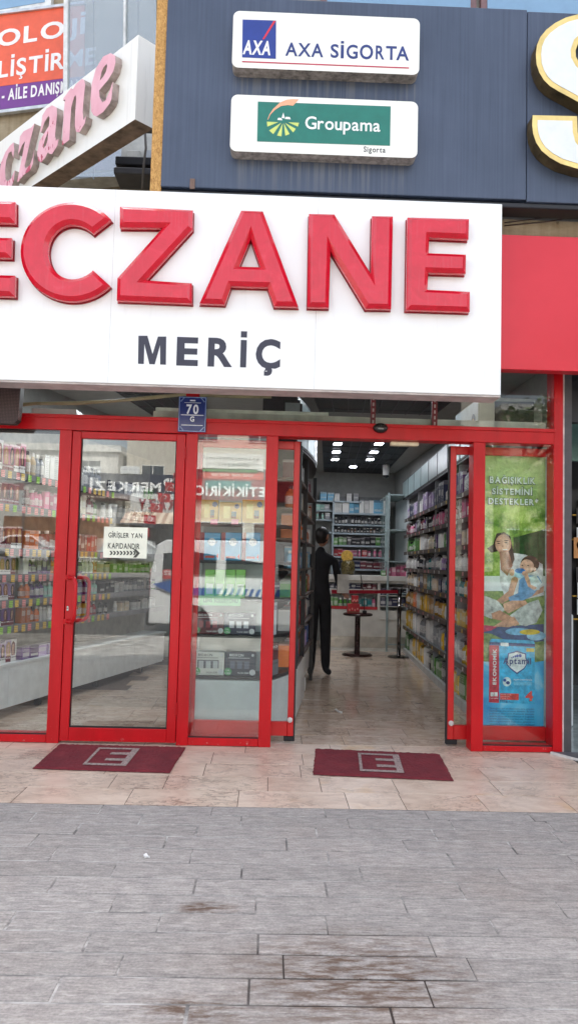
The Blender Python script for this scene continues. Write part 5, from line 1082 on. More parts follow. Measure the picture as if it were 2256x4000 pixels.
ROT = Matrix.Rotation(R(140), 3, 'Z'); HC = Vector((pp.x+.015, pp.y, 0)); turn = lambda V_: [HC+ROT@(Vector(q)-HC) for q in V_]
V = turn(V); hobj = mesh('head', V, F, SK, pe, smooth=True)
IV = [(HC+ROT.inverted()@(Vector(q)-HC)) for q in V]
for s in (-1, 1):
    lathe('ear', turn([(pp.x+.015+s*.074, pp.y+.005, pp.z+1.645)])[0], [(.006, 0), (.014, .02), (.014, .045), (.006, .06)], SK, hobj, 8, smooth=True)
    lathe('eye', turn([(pp.x+.015+s*.03, pp.y-.09, pp.z+1.675)])[0], [(.004, -.006), (.011, 0), (.004, .006)], mat('eye_dark', (30, 24, 22), .2), hobj, 8, smooth=True)
mesh('mouth', turn(bv(pp.x-.008, pp.x+.038, pp.y-.094, pp.y-.08, pp.z+1.602, pp.z+1.611)), BF, mat('lips', (150, 84, 80), .5), hobj)
HV = [(a+(a-pp.x-.015)*.12, b_+(b_-pp.y)*.12+.01, c+.012) for a, b_, c in IV]
HF = [f for f in F if sum(HV[k][2] for k in f)/4 > pp.z+1.725 or (sum(HV[k][1] for k in f)/4 > pp.y-.01 and sum(HV[k][2] for k in f)/4 > pp.z+1.59)]
mesh('hair', turn(HV), HF, mat('hair_dark', (26, 20, 18), .5), pe, smooth=True)
def hand(wx, wy, wz, dx, dy, dz, nm):
    J2 = [((wx, wy, wz), .024, .018), ((wx+dx*.05, wy+dy*.05, wz+dz*.05), .03, .016), ((wx+dx*.09, wy+dy*.09, wz+dz*.09), .028, .015)]; E2 = [(0, 1), (1, 2)]
    sx, sy = (-dy, dx) if abs(dz) < .9 else (0, 1)
    for k, (o_, L) in enumerate(((-.024, .06), (-.008, .072), (.008, .068), (.022, .052))):
        b_ = len(J2); q = (wx+dx*.09+sx*o_, wy+dy*.09+sy*o_, wz+dz*.09)
        J2 += [(q, .009), ((q[0]+dx*L*.5, q[1]+dy*L*.5, q[2]+dz*L*.5-.004), .0085), ((q[0]+dx*L*.85, q[1]+dy*L*.85, q[2]+dz*L*.85-.018), .0075)]; E2 += [(2, b_), (b_, b_+1), (b_+1, b_+2)]
    b_ = len(J2); J2 += [((wx+dx*.04+sx*.036, wy+dy*.04+sy*.036, wz+dz*.04), .011), ((wx+dx*.08+sx*.05, wy+dy*.08+sy*.05, wz+dz*.08), .009)]; E2 += [(1, b_), (b_, b_+1)]
    skin('hand', J2, E2, SK, pe, 1)
hand(-.2, -.06, .88, 0, -.2, -.97, 'l'); hand(.275, -.14, .99, .3, -.9, -.2, 'r')
bg_ = thing('paper_bag', 'white paper bag held in the black clad arm', 'bag', (pp.x+.25, pp.y-.22, pp.z+1.0)); c = Vector((pp.x+.27, pp.y-.2, pp.z+1.0))
mesh('sheet', obox(c-Vector((.07, 0, 0)), .14, .07, .2, Vector((1, 0, 0)), Vector((0, 1, 0))), BF, mat('paper_white', (206, 204, 198), .7), bg_)
mesh('fold', obox(c-Vector((.07, -.01, -.2)), .14, .05, .025, Vector((1, 0, 0)), Vector((0, 1, 0))), BF, mat('paper_white', (206, 204, 198), .7), bg_)
# ================================================================== odds and ends of the ceiling and transom
sc_ = thing('security_camera', 'small white dome camera under the ceiling at right', 'camera', (1.9, 6.9, 2.75)); lathe('bracket', (1.85, 6.6, 2.8), [(.05, .0), (.06, .19)], mat('white_trim', (225, 225, 222), .4), sc_, 14); lathe('dome', (1.85, 6.6, 2.76), [(.02, 0), (.045, .015), (.05, .04)], mat('dome_black', (30, 30, 34), .1), sc_, 14, smooth=True)
lb = thing('interior_lightbox', 'pale display box behind the transom glass at right', 'display box', (1.9, .6, 2.5)); x0, x1, z0, z1 = rect(1868, 1556, 2132, 1650, .5)
box('case', x0, x1, .5, 1.3, HZ1+.08, z1, mat('old_plaster', (186, 190, 178), .8), lb, b=.004)
mesh('printed_side', [(x0-.0015, .52, HZ1+.09), (x0-.0015, 1.28, HZ1+.09), (x0-.0015, 1.28, z1-.01), (x0-.0015, .52, z1-.01)], [(0, 1, 2, 3)], flat((196, 206, 210)), lb)
mesh('printed_eye', [(x0-.003, .66+.07*math.cos(k/14*6.283), HZ1+.16+.07*math.sin(k/14*6.283)) for k in range(14)], [tuple(range(14))], flat((40, 70, 110)), lb)
mesh('printed_pupil', [(x0-.0045, .66+.03*math.cos(k/14*6.283), HZ1+.16+.03*math.sin(k/14*6.283)) for k in range(14)], [tuple(range(14))], flat((180, 150, 90)), lb)
tube('corrugated_hose', [at(u, v, .3) for u, v in ((-40, 1560), (75, 1582), (140, 1576), (300, 1575), (450, 1566), (600, 1552), (720, 1540), (900, 1548), (1060, 1550))], [.013+.003*(i % 2) for i in range(9)], mat('hose_cream', (176, 164, 126), .6), label='cream corrugated hose sagging behind the transom glass at left', cat='hose')
box('white_board', at(124, 1604, .4).x, at(300, 1604, .4).x, .4, .7, HZ1+.02, at(210, 1597, .4).z, SH_W, label='flat white board lying behind the transom at left', cat='board')
wf = thing('picture_frame', 'black framed panel leaning behind transom glass near the middle', 'frame', at(1140, 1600, .6)); x0, x1, z0, z1 = rect(1105, 1562, 1180, 1608, .6)
for a, b_, c_, d in ((x0, x0+.018, z0, z1), (x1-.018, x1, z0, z1-.03), (x0+.018, x1-.018, z1-.022, z1)): box('frame_bar', a, b_, .6, .62, c_, d, M_blk, wf)
box('panel', x0+.018, x1-.018, .61, .617, z0, z1-.022, mat('panel_grey', (150, 158, 160), .4), wf)
box('bulkhead', -3.4, 2.2, .45, .6, 2.78, 2.999, mat('ceiling_paint', (206, 208, 206), .9), kind='structure') if False else None
# ================================================================== poster in the right bay
PY = .222; po = thing('poster', 'tall baby milk advertising poster standing in the right window', 'poster', (at(2010, 2880, PY).x, PY, at(2010, 2888, PY).z))
K8, K9 = (lambda x, y: (1650+x*.417, 1450+y*.417)), (lambda x, y: (1650+x*.417, 2150+y*.417))
def pmat_green():
    t = NT('poster_foliage'); P = t.pos(); s = t.xyz(P); n = t.noise(P, 16, 6, .7); n2 = t.noise(P, 5, 4)
    c = t.mix(.55, t.ramp(n, [(.36, (46, 96, 30)), (.5, (140, 186, 64)), (.62, (220, 236, 150))]), t.ramp(n2, [(.38, (64, 122, 40)), (.6, (206, 226, 120))]))
    z_ = t.math('DIVIDE', t.math('SUBTRACT', s[2], at(2010, 2200, PY).z), at(2010, 1760, PY).z-at(2010, 2200, PY).z, clamp=True)
    c = t.mix(t.ramp(z_, [(.4, 0.0), (.75, .75)]), c, (206, 222, 160)); t.set(Base_Color=c, Roughness=.85); t.p.inputs['Specular IOR Level'].default_value = .1; return t.m
box('sheet', at(1870, 2300, PY).x, at(2131, 2300, PY).x, PY, PY+.004, at(2010, 2889, PY).z, at(2010, 1756, PY).z, flat((226, 232, 232), .4), po)
lay = [0]
def pp8(nm, pts, col, k=K8, m=None):
    lay[0] += 1; return patch(nm, [k(*p) for p in pts], PY-.0006-.0003*lay[0], m or mat('photo_ink_%d_%d_%d' % tuple(col), col, .8, vary=.26, scale=24, spec=.1), po)
L8 = [(540, 735), (1148, 745), (1142, 1918), (540, 1918)]
pp8('printed_foliage', L8, 0, m=pmat_green())
t = NT('poster_grass'); P = t.pos(); t.set(Base_Color=t.ramp(t.noise(P, 40, 4), [(.3, (66, 104, 34)), (.7, (150, 168, 80))]), Roughness=.5)
pp8('printed_grass', [(540, 380), (1140, 380), (1132, 1060), (540, 1040)], 0, K9, t.m)
pp8('printed_blanket', [(540, 720), (700, 715), (1130, 690), (1130, 850), (900, 870), (740, 828), (640, 780), (540, 770)], (70, 84, 128), K9)
pp8('printed_blanket', [(540, 695), (700, 715), (640, 750), (540, 770)], (196, 54, 92), K9)
pp8('printed_flower', ell(900, 760, 130, 34), (120, 178, 214), K9); pp8('printed_flower', ell(1060, 800, 90, 44), (150, 196, 226), K9); pp8('printed_flower', ell(1000, 765, 96, 26), (226, 190, 40), K9)
pp8('printed_trees', [(850, 1560), (1142, 1480), (1142, 1918), (1070, 1918), (940, 1740), (840, 1740)], (46, 84, 44))
pp8('printed_shirt', [(720, 60), (820, 20), (960, 40), (1120, 130), (1134, 420), (900, 470), (760, 420), (720, 300)], (222, 224, 226), K9)
pp8('printed_hair', [(676, 1560), (690, 1520), (760, 1508), (815, 1540), (838, 1640), (858, 1760), (820, 1850), (780, 1700), (740, 1660), (690, 1690), (640, 1700), (600, 1660), (660, 1620)], (48, 36, 34))
pp8('printed_face', ell(752, 1618, 76, 90), (212, 162, 136)); pp8('printed_face', [(715, 1690), (800, 1680), (840, 1820), (790, 1918), (730, 1860)], (164, 112, 90))
pp8('printed_smile', ell(768, 1668, 24, 9, 14, 180, 360), (236, 226, 220)); pp8('printed_lips', ell(768, 1682, 22, 4), (176, 92, 84)); pp8('printed_eye', ell(708, 1612, 14, 5), (60, 40, 36)); pp8('printed_eye', ell(778, 1606, 15, 5), (60, 40, 36)); pp8('printed_brow', ell(704, 1594, 20, 4), (64, 44, 38)); pp8('printed_brow', ell(780, 1586, 22, 4), (64, 44, 38)); pp8('printed_nose', ell(746, 1640, 9, 12), (188, 134, 110))
pp8('printed_trousers', [(566, 420), (700, 470), (770, 560), (640, 640), (566, 610)], (206, 206, 200), K9); pp8('printed_trousers', [(800, 620), (960, 500), (1080, 460), (1120, 560), (1060, 680), (960, 710), (880, 690)], (198, 200, 196), K9)
pp8('printed_foot', [(640, 590), (720, 560), (860, 640), (900, 690), (860, 710), (740, 660), (650, 640)], (196, 146, 118), K9); pp8('printed_foot', [(660, 712), (760, 650), (850, 620), (905, 690), (800, 720)], (206, 156, 128), K9)
pp8('printed_arm', [(690, 470), (800, 380), (830, 260), (880, 235), (890, 280), (840, 440), (740, 500)], (202, 152, 122), K9); pp8('printed_arm', [(850, 420), (940, 370), (1080, 360), (1130, 330), (1128, 390), (980, 450), (880, 470)], (202, 152, 122), K9)
pp8('printed_overalls', [(900, 280), (960, 230), (1080, 240), (1112, 300), (1080, 360), (1020, 430), (930, 470), (880, 480), (820, 490), (860, 560), (830, 530), (800, 440), (890, 400)], (120, 164, 206), K9); pp8('printed_sleeve', [(990, 250), (1060, 235), (1105, 300), (1090, 370), (1040, 375), (1000, 330)], (206, 222, 232), K9)
pp8('printed_baby_arm', [(940, 230), (975, 200), (1010, 320), (1070, 350), (1040, 372), (985, 340)], (216, 168, 140), K9); pp8('printed_baby_leg', [(750, 500), (830, 470), (960, 470), (980, 500), (860, 560), (800, 590), (760, 560)], (214, 166, 138), K9)
pp8('printed_baby_hair', ell(1000, 130, 88, 80), (70, 48, 36), K9); pp8('printed_baby_face', ell(972, 150, 66, 66), (222, 176, 150), K9); pp8('printed_baby_ear', ell(1044, 175, 14, 20), (210, 160, 134), K9); pp8('printed_eye', ell(930, 140, 9, 5), (56, 40, 36), K9); pp8('printed_eye', ell(985, 142, 10, 5), (56, 40, 36), K9)
pp8('printed_cup', [(850, 195), (960, 190), (950, 250), (900, 262), (858, 245)], (170, 206, 226), K9); pp8('printed_cup', ell(908, 190, 48, 24), (60, 128, 196), K9); pp8('printed_hand', ell(832, 205, 24, 34), (212, 164, 136), K9); pp8('printed_hand', ell(950, 215, 24, 22), (216, 168, 140), K9)
def pmat_blue():
    t = NT('poster_blue'); P = t.pos(); n = t.noise(P, 3.5, 3, .5, 1.0); t.set(Base_Color=t.ramp(n, [(.34, (40, 150, 216)), (.55, (84, 190, 234)), (.72, (190, 230, 244))]), Roughness=.85); t.p.inputs['Specular IOR Level'].default_value = .1; return t.m
pp8('printed_blue', [(540, 1035), (700, 1060), (1060, 1045), (1132, 1035), (1128, 1768), (540, 1745)], 0, K9, pmat_blue())
pp8('printed_carton_top', [(640, 828), (1036, 845), (1046, 875), (622, 858)], (86, 176, 218), K9); pp8('printed_carton_band', [(622, 858), (1046, 875), (1046, 905), (622, 888)], (36, 56, 120), K9)
pp8('printed_carton', [(620, 888), (1046, 905), (1044, 1440), (618, 1424)], (54, 176, 232), K9); pp8('printed_spine', [(620, 888), (712, 892), (712, 1428), (618, 1424)], (204, 44, 64), K9)
pp8('printed_tab', [(727, 863), (802, 866), (802, 900), (727, 896)], (230, 234, 236), K9); pp8('printed_tab', [(968, 916), (1042, 918), (1042, 952), (968, 948)], (226, 196, 60), K9)
pp8('printed_shield', [(790, 1000), (795, 962), (880, 940), (965, 965), (966, 1010), (990, 1040), (950, 1110), (880, 1160), (820, 1115), (775, 1060)], (36, 60, 130), K9); pp8('printed_shield', [(800, 1000), (806, 970), (880, 952), (955, 974), (957, 1010), (980, 1045), (944, 1102), (880, 1145), (826, 1106), (785, 1060)], (232, 238, 240), K9)
for k, (x, y, r) in enumerate(((832, 1006, 5), (846, 998, 7), (864, 992, 9), (884, 988, 12), (910, 986, 14))): pp8('printed_dot', ell(x, y, r, r+2, 12), (40, 66, 150), K9)
pp8('printed_mark', ell(786, 1230, 40, 44), (206, 230, 240), K9); pp8('printed_mark', ell(765, 1215, 15, 15), (40, 90, 170), K9); pp8('printed_mark', ell(795, 1240, 18, 16), (36, 60, 120), K9)
pp8('printed_band', [(722, 1338), (896, 1342), (896, 1402), (722, 1398)], (214, 66, 58), K9)
for x in (632, 668): pp8('printed_tab', [(x, 1328), (x+30, 1330), (x+30, 1368), (x, 1366)], (226, 230, 230), K9)
def pt(s, x0, y0, x1, y1, col, k=K9, **kw):
    lay[0] += 1; a, b_ = k(x0, y0), k(x1, y1); return ptext('printed_words', s, a[0], a[1], b_[0], b_[1], PY-.0006-.0003*lay[0], flat(col, .45), po, **kw)
pt('Aptamil', 750, 1005, 1012, 1085, (34, 50, 116), bold=.02); pt('4', 958, 1318, 1030, 1410, (226, 62, 50), bold=.03); pt('900 g e', 720, 1402, 815, 1424, (30, 60, 120), bold=.02)
for k, s in enumerate(('APTAMİL ÇOCUK', 'DEVAM SÜTÜ', '1 yaş +')): pt(s, 728, 1346+k*18, 728+100-k*16, 1358+k*18, (240, 200, 190))
pt('2 ayrı paket', 622, 1378, 706, 1392, (240, 220, 220))
pt('Bağışıklık Sistemini Destekler', 850, 1204, 1024, 1222, (226, 240, 246))
for k in range(4): pp8('printed_line', [(850, 1230+k*9), (1020, 1232+k*9), (1020, 1235+k*9), (850, 1233+k*9)], (150, 206, 232), K9)
lay[0] += 1
text('printed_words', 'EKONOMİK', at(*K9(686, 1258), PY-.0006-.0003*lay[0]), EZ, -EX, at(2010, 2535, PY).z-at(2010, 2674, PY).z, at(1938, 2600, PY).x-at(1920, 2600, PY).x, flat((238, 232, 232)), po, bold=.03)
for s, x0, y0, x1, y1 in (('BAĞIŞIKLIK', 626, 975, 1052, 1068), ('SİSTEMİNİ', 648, 1084, 1020, 1158), ('DESTEKLER*', 614, 1190, 1080, 1252)):
    pt(s, x0-5, y0-4, x1+5, y1+4, (56, 74, 80), K8, bold=.06, gap=.09); pt(s, x0, y0, x1, y1, (232, 238, 226), K8, bold=.026, gap=.15)
SM = ('*Bebeğiniz için en ideal besin anne sütüdür.', 'Eksikliğinde doktorunuza danışınız. Bu ürün', 'prebiyotik lifler içerir. Prebiyotik bileşenler', 'sindirim sistemini düzenlemeye ve bağışıklık', 'sistemini desteklemeye yardımcı olur. Probiyotik', 'mikroorganizmaların bağırsakta gelişimini ve', 'yaşamını destekler. Sağlıklı yaşam için dengeli', 've çeşitli beslenme önemlidir.')
for k, s in enumerate(SM): pt(s, 622 if k < 7 else 700, 1474+k*24.5, 1044 if k < 7 else 960, 1494+k*24.5, (30, 84, 130), bold=.008)
# ================================================================== neighbour shop at the right edge
nb = thing('neighbour_shop_wall', 'grey wall pier and black frame right of the red post', 'wall', (2.28, 0, 0))
xg = XE+.001; M_gw = mat('grey_pier', (120, 118, 114), .7)
box('caulk_strip', xg, xg+.012, .004, .14, .0, 2.9, mat('caulk', (196, 176, 174), .8, vary=.2), nb); x2 = at(2228, 2300, .02).x
box('pier', xg+.0125, x2, .01, .14, .0, 3.05, mat('pier_paint', (74, 72, 74), .6), nb)
sb_ = thing('neighbour_shop', 'dim phone accessory shop seen past the right edge', 'shop interior', (2.8, 2, 0))
mesh('shop_floor', bv(x2, 4.4, -.3, 4.1, -.1, .012), BF, mat('pale_tile', (176, 186, 182), .15, vary=.12), sb_); box('back_wall', x2, 4.4, 4.0, 4.1, .013, 3.0, mat('dark_wall', (40, 42, 52), .7), sb_); box('side_wall', x2-.001, x2+.02, .142, 3.99, .013, 3.0, mat('dark_wall', (40, 42, 52), .7), sb_); box('shop_ceiling', x2, 4.4, .1, 4.1, 3.0, 3.05, mat('dark_wall', (40, 42, 52), .7), sb_)
for k in range(2): box('header_band', x2, 4.4, .15+.1*k, .24+.1*k, 2.5+.1*k, 2.75+.1*k, mat('band_dark', (36, 36, 44), .5), sb_)
pnl = box('light_panel', x2+.09, 4.0, 1.0, 1.06, at(2240, 1800, 1.0).z, at(2240, 1635, 1.0).z, mat('teal_panel', (110, 150, 146), .3, vary=.3, scale=3), sb_)
st2 = [(0, 'dark grey floor tile'), (1, 'x')]
stp = thing('door_step', 'dark grey tiled step with white edge at right corner', 'step', (2.35, -.2, 0))
t0 = [atz(2146, 2955), atz(2200, 2938), atz(2330, 3080), atz(2270, 3080)]
mesh('step_tile', [(XE-.08, -.04, .02), (2.9, -.04, .02), (2.9, -.22, .02), (XE+.03, -.22, .02)]+[(XE-.08, -.04, .0), (2.9, -.04, .0), (2.9, -.22, .0), (XE+.03, -.22, .0)], BF, mat('step_grey', (86, 86, 90), .4), stp)
mesh('step_tile', [(XE+.035, -.226, .02), (2.9, -.226, .02), (2.9, -.45, .02), (XE+.2, -.45, .02)]+[(XE+.035, -.226, .0), (2.9, -.226, .0), (2.9, -.45, .0), (XE+.2, -.45, .0)], BF, mat('step_grey', (86, 86, 90), .4), stp)
mesh('step_edge', [(XE-.1, -.03, .018), (XE-.08, -.03, .018), (XE+.2, -.46, .018), (XE+.18, -.46, .018), (XE-.1, -.03, .0), (XE-.08, -.03, .0), (XE+.2, -.46, .0), (XE+.18, -.46, .0)], BF, mat('edge_white', (206, 204, 200), .6), stp)
rk = thing('accessory_rack', 'yellow edged accessory rack in the shop at the right', 'rack', (2.7, 1.4, 0)); RX0 = at(2229, 2200, 1.3).x
YE = mat('rack_yellow', (196, 150, 30), .5)
for x in (RX0+.08, RX0+.7): box('upright', x, x+.03, 1.3, 1.34, .4, 2.0, YE, rk)
for v in (2010, 2105, 2325, 2415): box('rack_bar', RX0, RX0+.9, 1.27, 1.31, at(2240, v, 1.3).z-.012, at(2240, v, 1.3).z, YE, rk)
box('back_board', RX0, RX0+.9, 1.35, 1.37, .3, 2.1, mat('board_black', (20, 20, 26), .5), rk)
for k, v in enumerate((1985, 2060, 2140, 2215, 2275, 2340)):
    for j in range(4):
        x = RX0+.03+j*.2+random.uniform(0, .02); z = at(2240, v, 1.28).z
        t_ = thing('accessory_pack', 'white hanging accessory pack, %s row, %s from the pier' % (ordn(k+1), ordn(j+1)), 'pack', (x, 1.26, z), group='packs on the accessory rack')
        box('card', x, x+.1, 1.262, 1.266, z-.14, z, random.choice([SH_W, SH_W, mat('pack_dark', (40, 40, 46), .4), mat('pack_beige', (190, 186, 176), .5)]), t_); lathe('blister', (x+.05, 1.256, z-.1), [(.02, 0), (.028, .02), (.02, .06)], M_blk, t_, 8, smooth=True)
bsn = thing('brochure_stand', 'white stand with colourful card panel beside black frame', 'stand', (at(2240, 2600, .9).x, .9, 0)); x0 = x2+.03; z0 = at(2240, 2625, .9).z; z1 = at(2240, 2400, .9).z
box('cabinet', x0, x0+.34, .9, 1.15, .013, z1, SH_W, bsn, b=.01)
for k, c in enumerate(((206, 130, 60), (200, 90, 90), (50, 80, 170), (130, 60, 140), (50, 150, 80), (70, 140, 190), (200, 150, 70))): box('card', x0+.03, x0+.31, .895, .8995, z1-.12-(k+1)*(z1-z0-.1)/7.6, z1-.12-k*(z1-z0-.1)/7.6-.004, flat(c), bsn)
wn_ = thing('warning_notice', 'orange no smoking notice on the rack at right edge', 'notice', (RX0+.05, 1.25, 1.3)); za = at(2240, 2180, 1.25).z
box('sheet', RX0+.005, RX0+.16, 1.255, 1.258, za, za+.19, flat((216, 150, 90), .6), wn_); V, F = lathe_v((0, 0, 0), [(.05, 0), (.05, .001)], 16); mesh('symbol', [(RX0+.08+a, 1.253, za+.12+b_) for a, b_, c in V], F, flat((150, 50, 40)), wn_)

# ================================================================== scraps on the floor
for k, (pts, z, lab) in enumerate((([(1305, 2773), (1312, 2771), (1322, 2778), (1336, 2784), (1335, 2788), (1320, 2783)], .002, 'white paper scrap lying on the marble inside the entrance'), ([(560, 3342), (572, 3340), (580, 3347), (586, 3352), (574, 3350), (566, 3354)], .001, 'small white paper scrap on the grey pavement at left'))):
    P_ = [atz(u, v, z) for u, v in pts]; n = len(P_); mesh('paper_scrap', [(p.x, p.y, z) for p in P_]+[(p.x, p.y, z+.004+.006*(i % 2)) for i, p in enumerate(P_)], [tuple(range(n)), tuple(range(2*n-1, n-1, -1))]+[(i, (i+1) % n, n+(i+1) % n, n+i) for i in range(n)], mat('scrap_white', (220, 218, 214), .8), label=lab, cat='scrap')
# ================================================================== the street behind the camera (mirrored in the panes)
def vp(u, v, D_): p = at(u, v, D_); return Vector((p.x, -D_, p.z))       # where a mirrored picture point really stands
WXN = Vector((-1, 0, 0))
def btext(s, u0, v0, u1, v1, D_, m, parent, **k):
    a, b_ = vp(u1, v1, D_), vp(u0, v0, D_); a.y += .02
    return text('lettering', s, a, WXN, EZ, a.x-b_.x, b_.z-a.z, m, parent, **k)
def bpan(name, u0, v0, u1, v1, D_, th, m, parent, **k):
    a, b_ = vp(u0, v1, D_), vp(u1, v0, D_); return box(name, a.x, b_.x, -D_-.1, -D_+th, a.z, b_.z, m, parent, **k)
WPL = [mat('far_plaster_a', (206, 200, 188), .9), mat('far_plaster_b', (190, 176, 158), .9), mat('far_plaster_c', (214, 212, 206), .9)]
GLD = mat('far_window', (52, 60, 70), .1, spec=.8); FRW = mat('far_frame', (226, 226, 222), .5)
def far_house(x0, x1, y, h, m, label, rows, shop=True):
    t_ = thing('apartment_building', label, 'building', ((x0+x1)/2, y, 1.1)); gz = 1.1
    box('wall', x0, x1, y-10, y, gz, gz+h, m, t_); box('parapet', x0-.2, x1+.2, y-10.2, y+.2, gz+h+.001, gz+h+.4, FRW, t_)
    n = max(2, int((x1-x0)/3.2)); st = (x1-x0)/n
    for r in range(rows):
        z = gz+4.6+r*3.1
        if z+1.6 > gz+h: break
        for k in range(n):
            x = x0+st*k+st*.28; f = box('window', x, x+st*.44, y+.001, y+.06, z, z+1.5, FRW, t_); box('pane', x+.06, x+st*.22-.03, y+.061, y+.07, z+.06, z+1.44, GLD, f); box('pane', x+st*.22+.03, x+st*.44-.06, y+.061, y+.07, z+.06, z+1.44, GLD, f)
    for k in range(max(2, n//2)):
        w_ = (x1-x0)/max(2, n//2); x = x0+w_*k+.25; f = box('shop_window', x, x+w_-.5, y+.001, y+.05, gz+.2, gz+2.7, FRW, t_); box('pane', x+.1, x+w_-.6, y+.051, y+.06, gz+.3, gz+2.6, mat(*[('shop_a', (150, 110, 84), .4), ('shop_b', (96, 84, 80), .3), ('shop_c', (112, 92, 84), .4), ('shop_d', (176, 166, 150), .4)][(k+int(abs(x0))) % 4], vary=.4, scale=1.5), f)
    return t_
far_house(-30, -9.2, -40.3, 6.6, WPL[2], 'pale two storey row with navy shop sign across road', 1)
far_house(-9, 14, -42, 12.5, WPL[0], 'cream apartment building with red shop sign across road', 3)
far_house(14.3, 40, -41, 10, WPL[1], 'tan apartment building at right end across road', 2)
far_house(-62, -30.5, -41, 11, WPL[1], 'tan apartment building at left end across road', 3)
ns = thing('far_shop_sign', 'navy shop sign with large white letters across the road', 'shop sign', vp(500, 1925, 40)); bpan('panel', 262, 1856, 705, 1926, 40, .0, flat((22, 30, 58)), ns)
btext('MERKEZİ', 352, 1866, 628, 1922, 39.9, flat((236, 238, 238)), ns, bold=.035); btext('TIP', 640, 1868, 700, 1922, 39.9, flat((236, 238, 238)), ns, bold=.035)
rs = thing('far_shop_sign', 'red and teal shop sign with white letters across the road', 'shop sign', vp(900, 1945, 41.8)); bpan('panel', 735, 1880, 1160, 1950, 41.8, .0, flat((150, 40, 50)), rs); bpan('teal_field', 800, 1880, 980, 1905, 41.7, .0, flat((50, 120, 120)), rs)
btext('ETİKİKİRİC', 764, 1884, 1032, 1942, 41.6, flat((236, 238, 238)), rs, bold=.03)
ws_ = thing('far_banner', 'white green and red course banner on the cream building', 'banner', vp(900, 1870, 41.8)); bpan('panel', 770, 1775, 1030, 1832, 41.8, .0, flat((232, 230, 226)), ws_); bpan('green_field', 790, 1833, 1005, 1843, 41.8, .0, flat((120, 190, 110)), ws_); bpan('red_field', 790, 1844, 1030, 1868, 41.8, .0, flat((206, 80, 70)), ws_)
btext('BAŞARILI BİREYLER', 815, 1782, 1010, 1800, 41.6, flat((70, 74, 74)), ws_); btext('SENİNLEYİZ', 850, 1804, 970, 1824, 41.6, flat((70, 74, 74)), ws_); btext('0312 350 352 02', 826, 1848, 990, 1862, 41.6, flat((236, 236, 230)), ws_)
for k, (u0, u1) in enumerate(((326, 396), (471, 545))):
    dp = thing('dentist_plate', 'white dentist plate on pale row, %s one' % ['left', 'right'][k], 'sign', vp(u0, 1856, 40.1)); bpan('panel', u0, 1823, u1, 1856, 40.1, .1, flat((230, 234, 236)), dp); btext('DIŞ HEKİMİ', u0+4, 1828, u1-4, 1838, 39.9, flat((40, 60, 90)), dp)
jw = thing('far_shop_sign', 'brown jeweller sign under the navy sign', 'shop sign', vp(410, 1950, 40)); bpan('panel', 318, 1928, 505, 1952, 40, .02, flat((110, 90, 84)), jw); btext('ETLİK MÜCEVHER & ALTIN', 330, 1933, 496, 1948, 39.9, flat((226, 214, 200)), jw)
cz_ = thing('far_shop_sign', 'pale shop sign with dark red letters across the road', 'shop sign', vp(600, 1995, 40)); bpan('panel', 508, 1932, 720, 1998, 40, .02, flat((206, 206, 204)), cz_); btext('BRAZY', 540, 1948, 712, 1992, 39.9, flat((130, 24, 34)), cz_, bold=.03)
aw = thing('awning', 'striped cream awning across the road', 'awning', vp(590, 2050, 39)); a, b_ = vp(480, 2045, 39), vp(700, 2000, 39)
for k in range(14):
    x0 = a.x+(b_.x-a.x)*k/14; x1 = a.x+(b_.x-a.x)*(k+1)/14; mesh('stripe', [(x0, -38.0, a.z), (x1, -38.0, a.z), (x1, -39.95, b_.z), (x0, -39.95, b_.z)], [(0, 1, 2, 3)], flat((226, 210, 190) if k % 2 else (190, 160, 140)), aw)
bn2 = thing('far_banner', 'white banner with red letters at left across the road', 'banner', vp(150, 1925, 40.6)); bpan('panel', 60, 1865, 300, 1915, 40.6, .0, flat((226, 226, 224)), bn2); btext('ETLİK TRABZON', 70, 1872, 230, 1892, 40.4, flat((190, 40, 46)), bn2, bold=.04); bpan('blue_field', 110, 1898, 178, 1910, 40.5, .0, flat((60, 70, 140)), bn2)
# direction signs on a pole at the median
dsn = thing('direction_sign', 'stack of white street direction plates on grey pole', 'direction sign', (vp(95, 2240, 28.2).x, -28.15, .7)); tube('pole', [(vp(98, 1900, 28.2).x, -28.2, .7), (vp(98, 1850, 28.2).x, -28.2, 5.0)], .06, mat('pole_grey', (130, 132, 134), .4, .6), dsn)
for k, s in enumerate(('Esertepe', '', 'Yenimahalle', 'Ayvalı', 'Ulus')):
    v = 1862+k*27; bpan('plate', 5, v, 94, v+23, 28.1, .0, flat((226, 230, 230) if k != 1 else (190, 150, 150)), dsn, b=.01)
    if s: btext(s, 18, v+6, 78, v+18, 28.0, flat((40, 50, 60)), dsn)
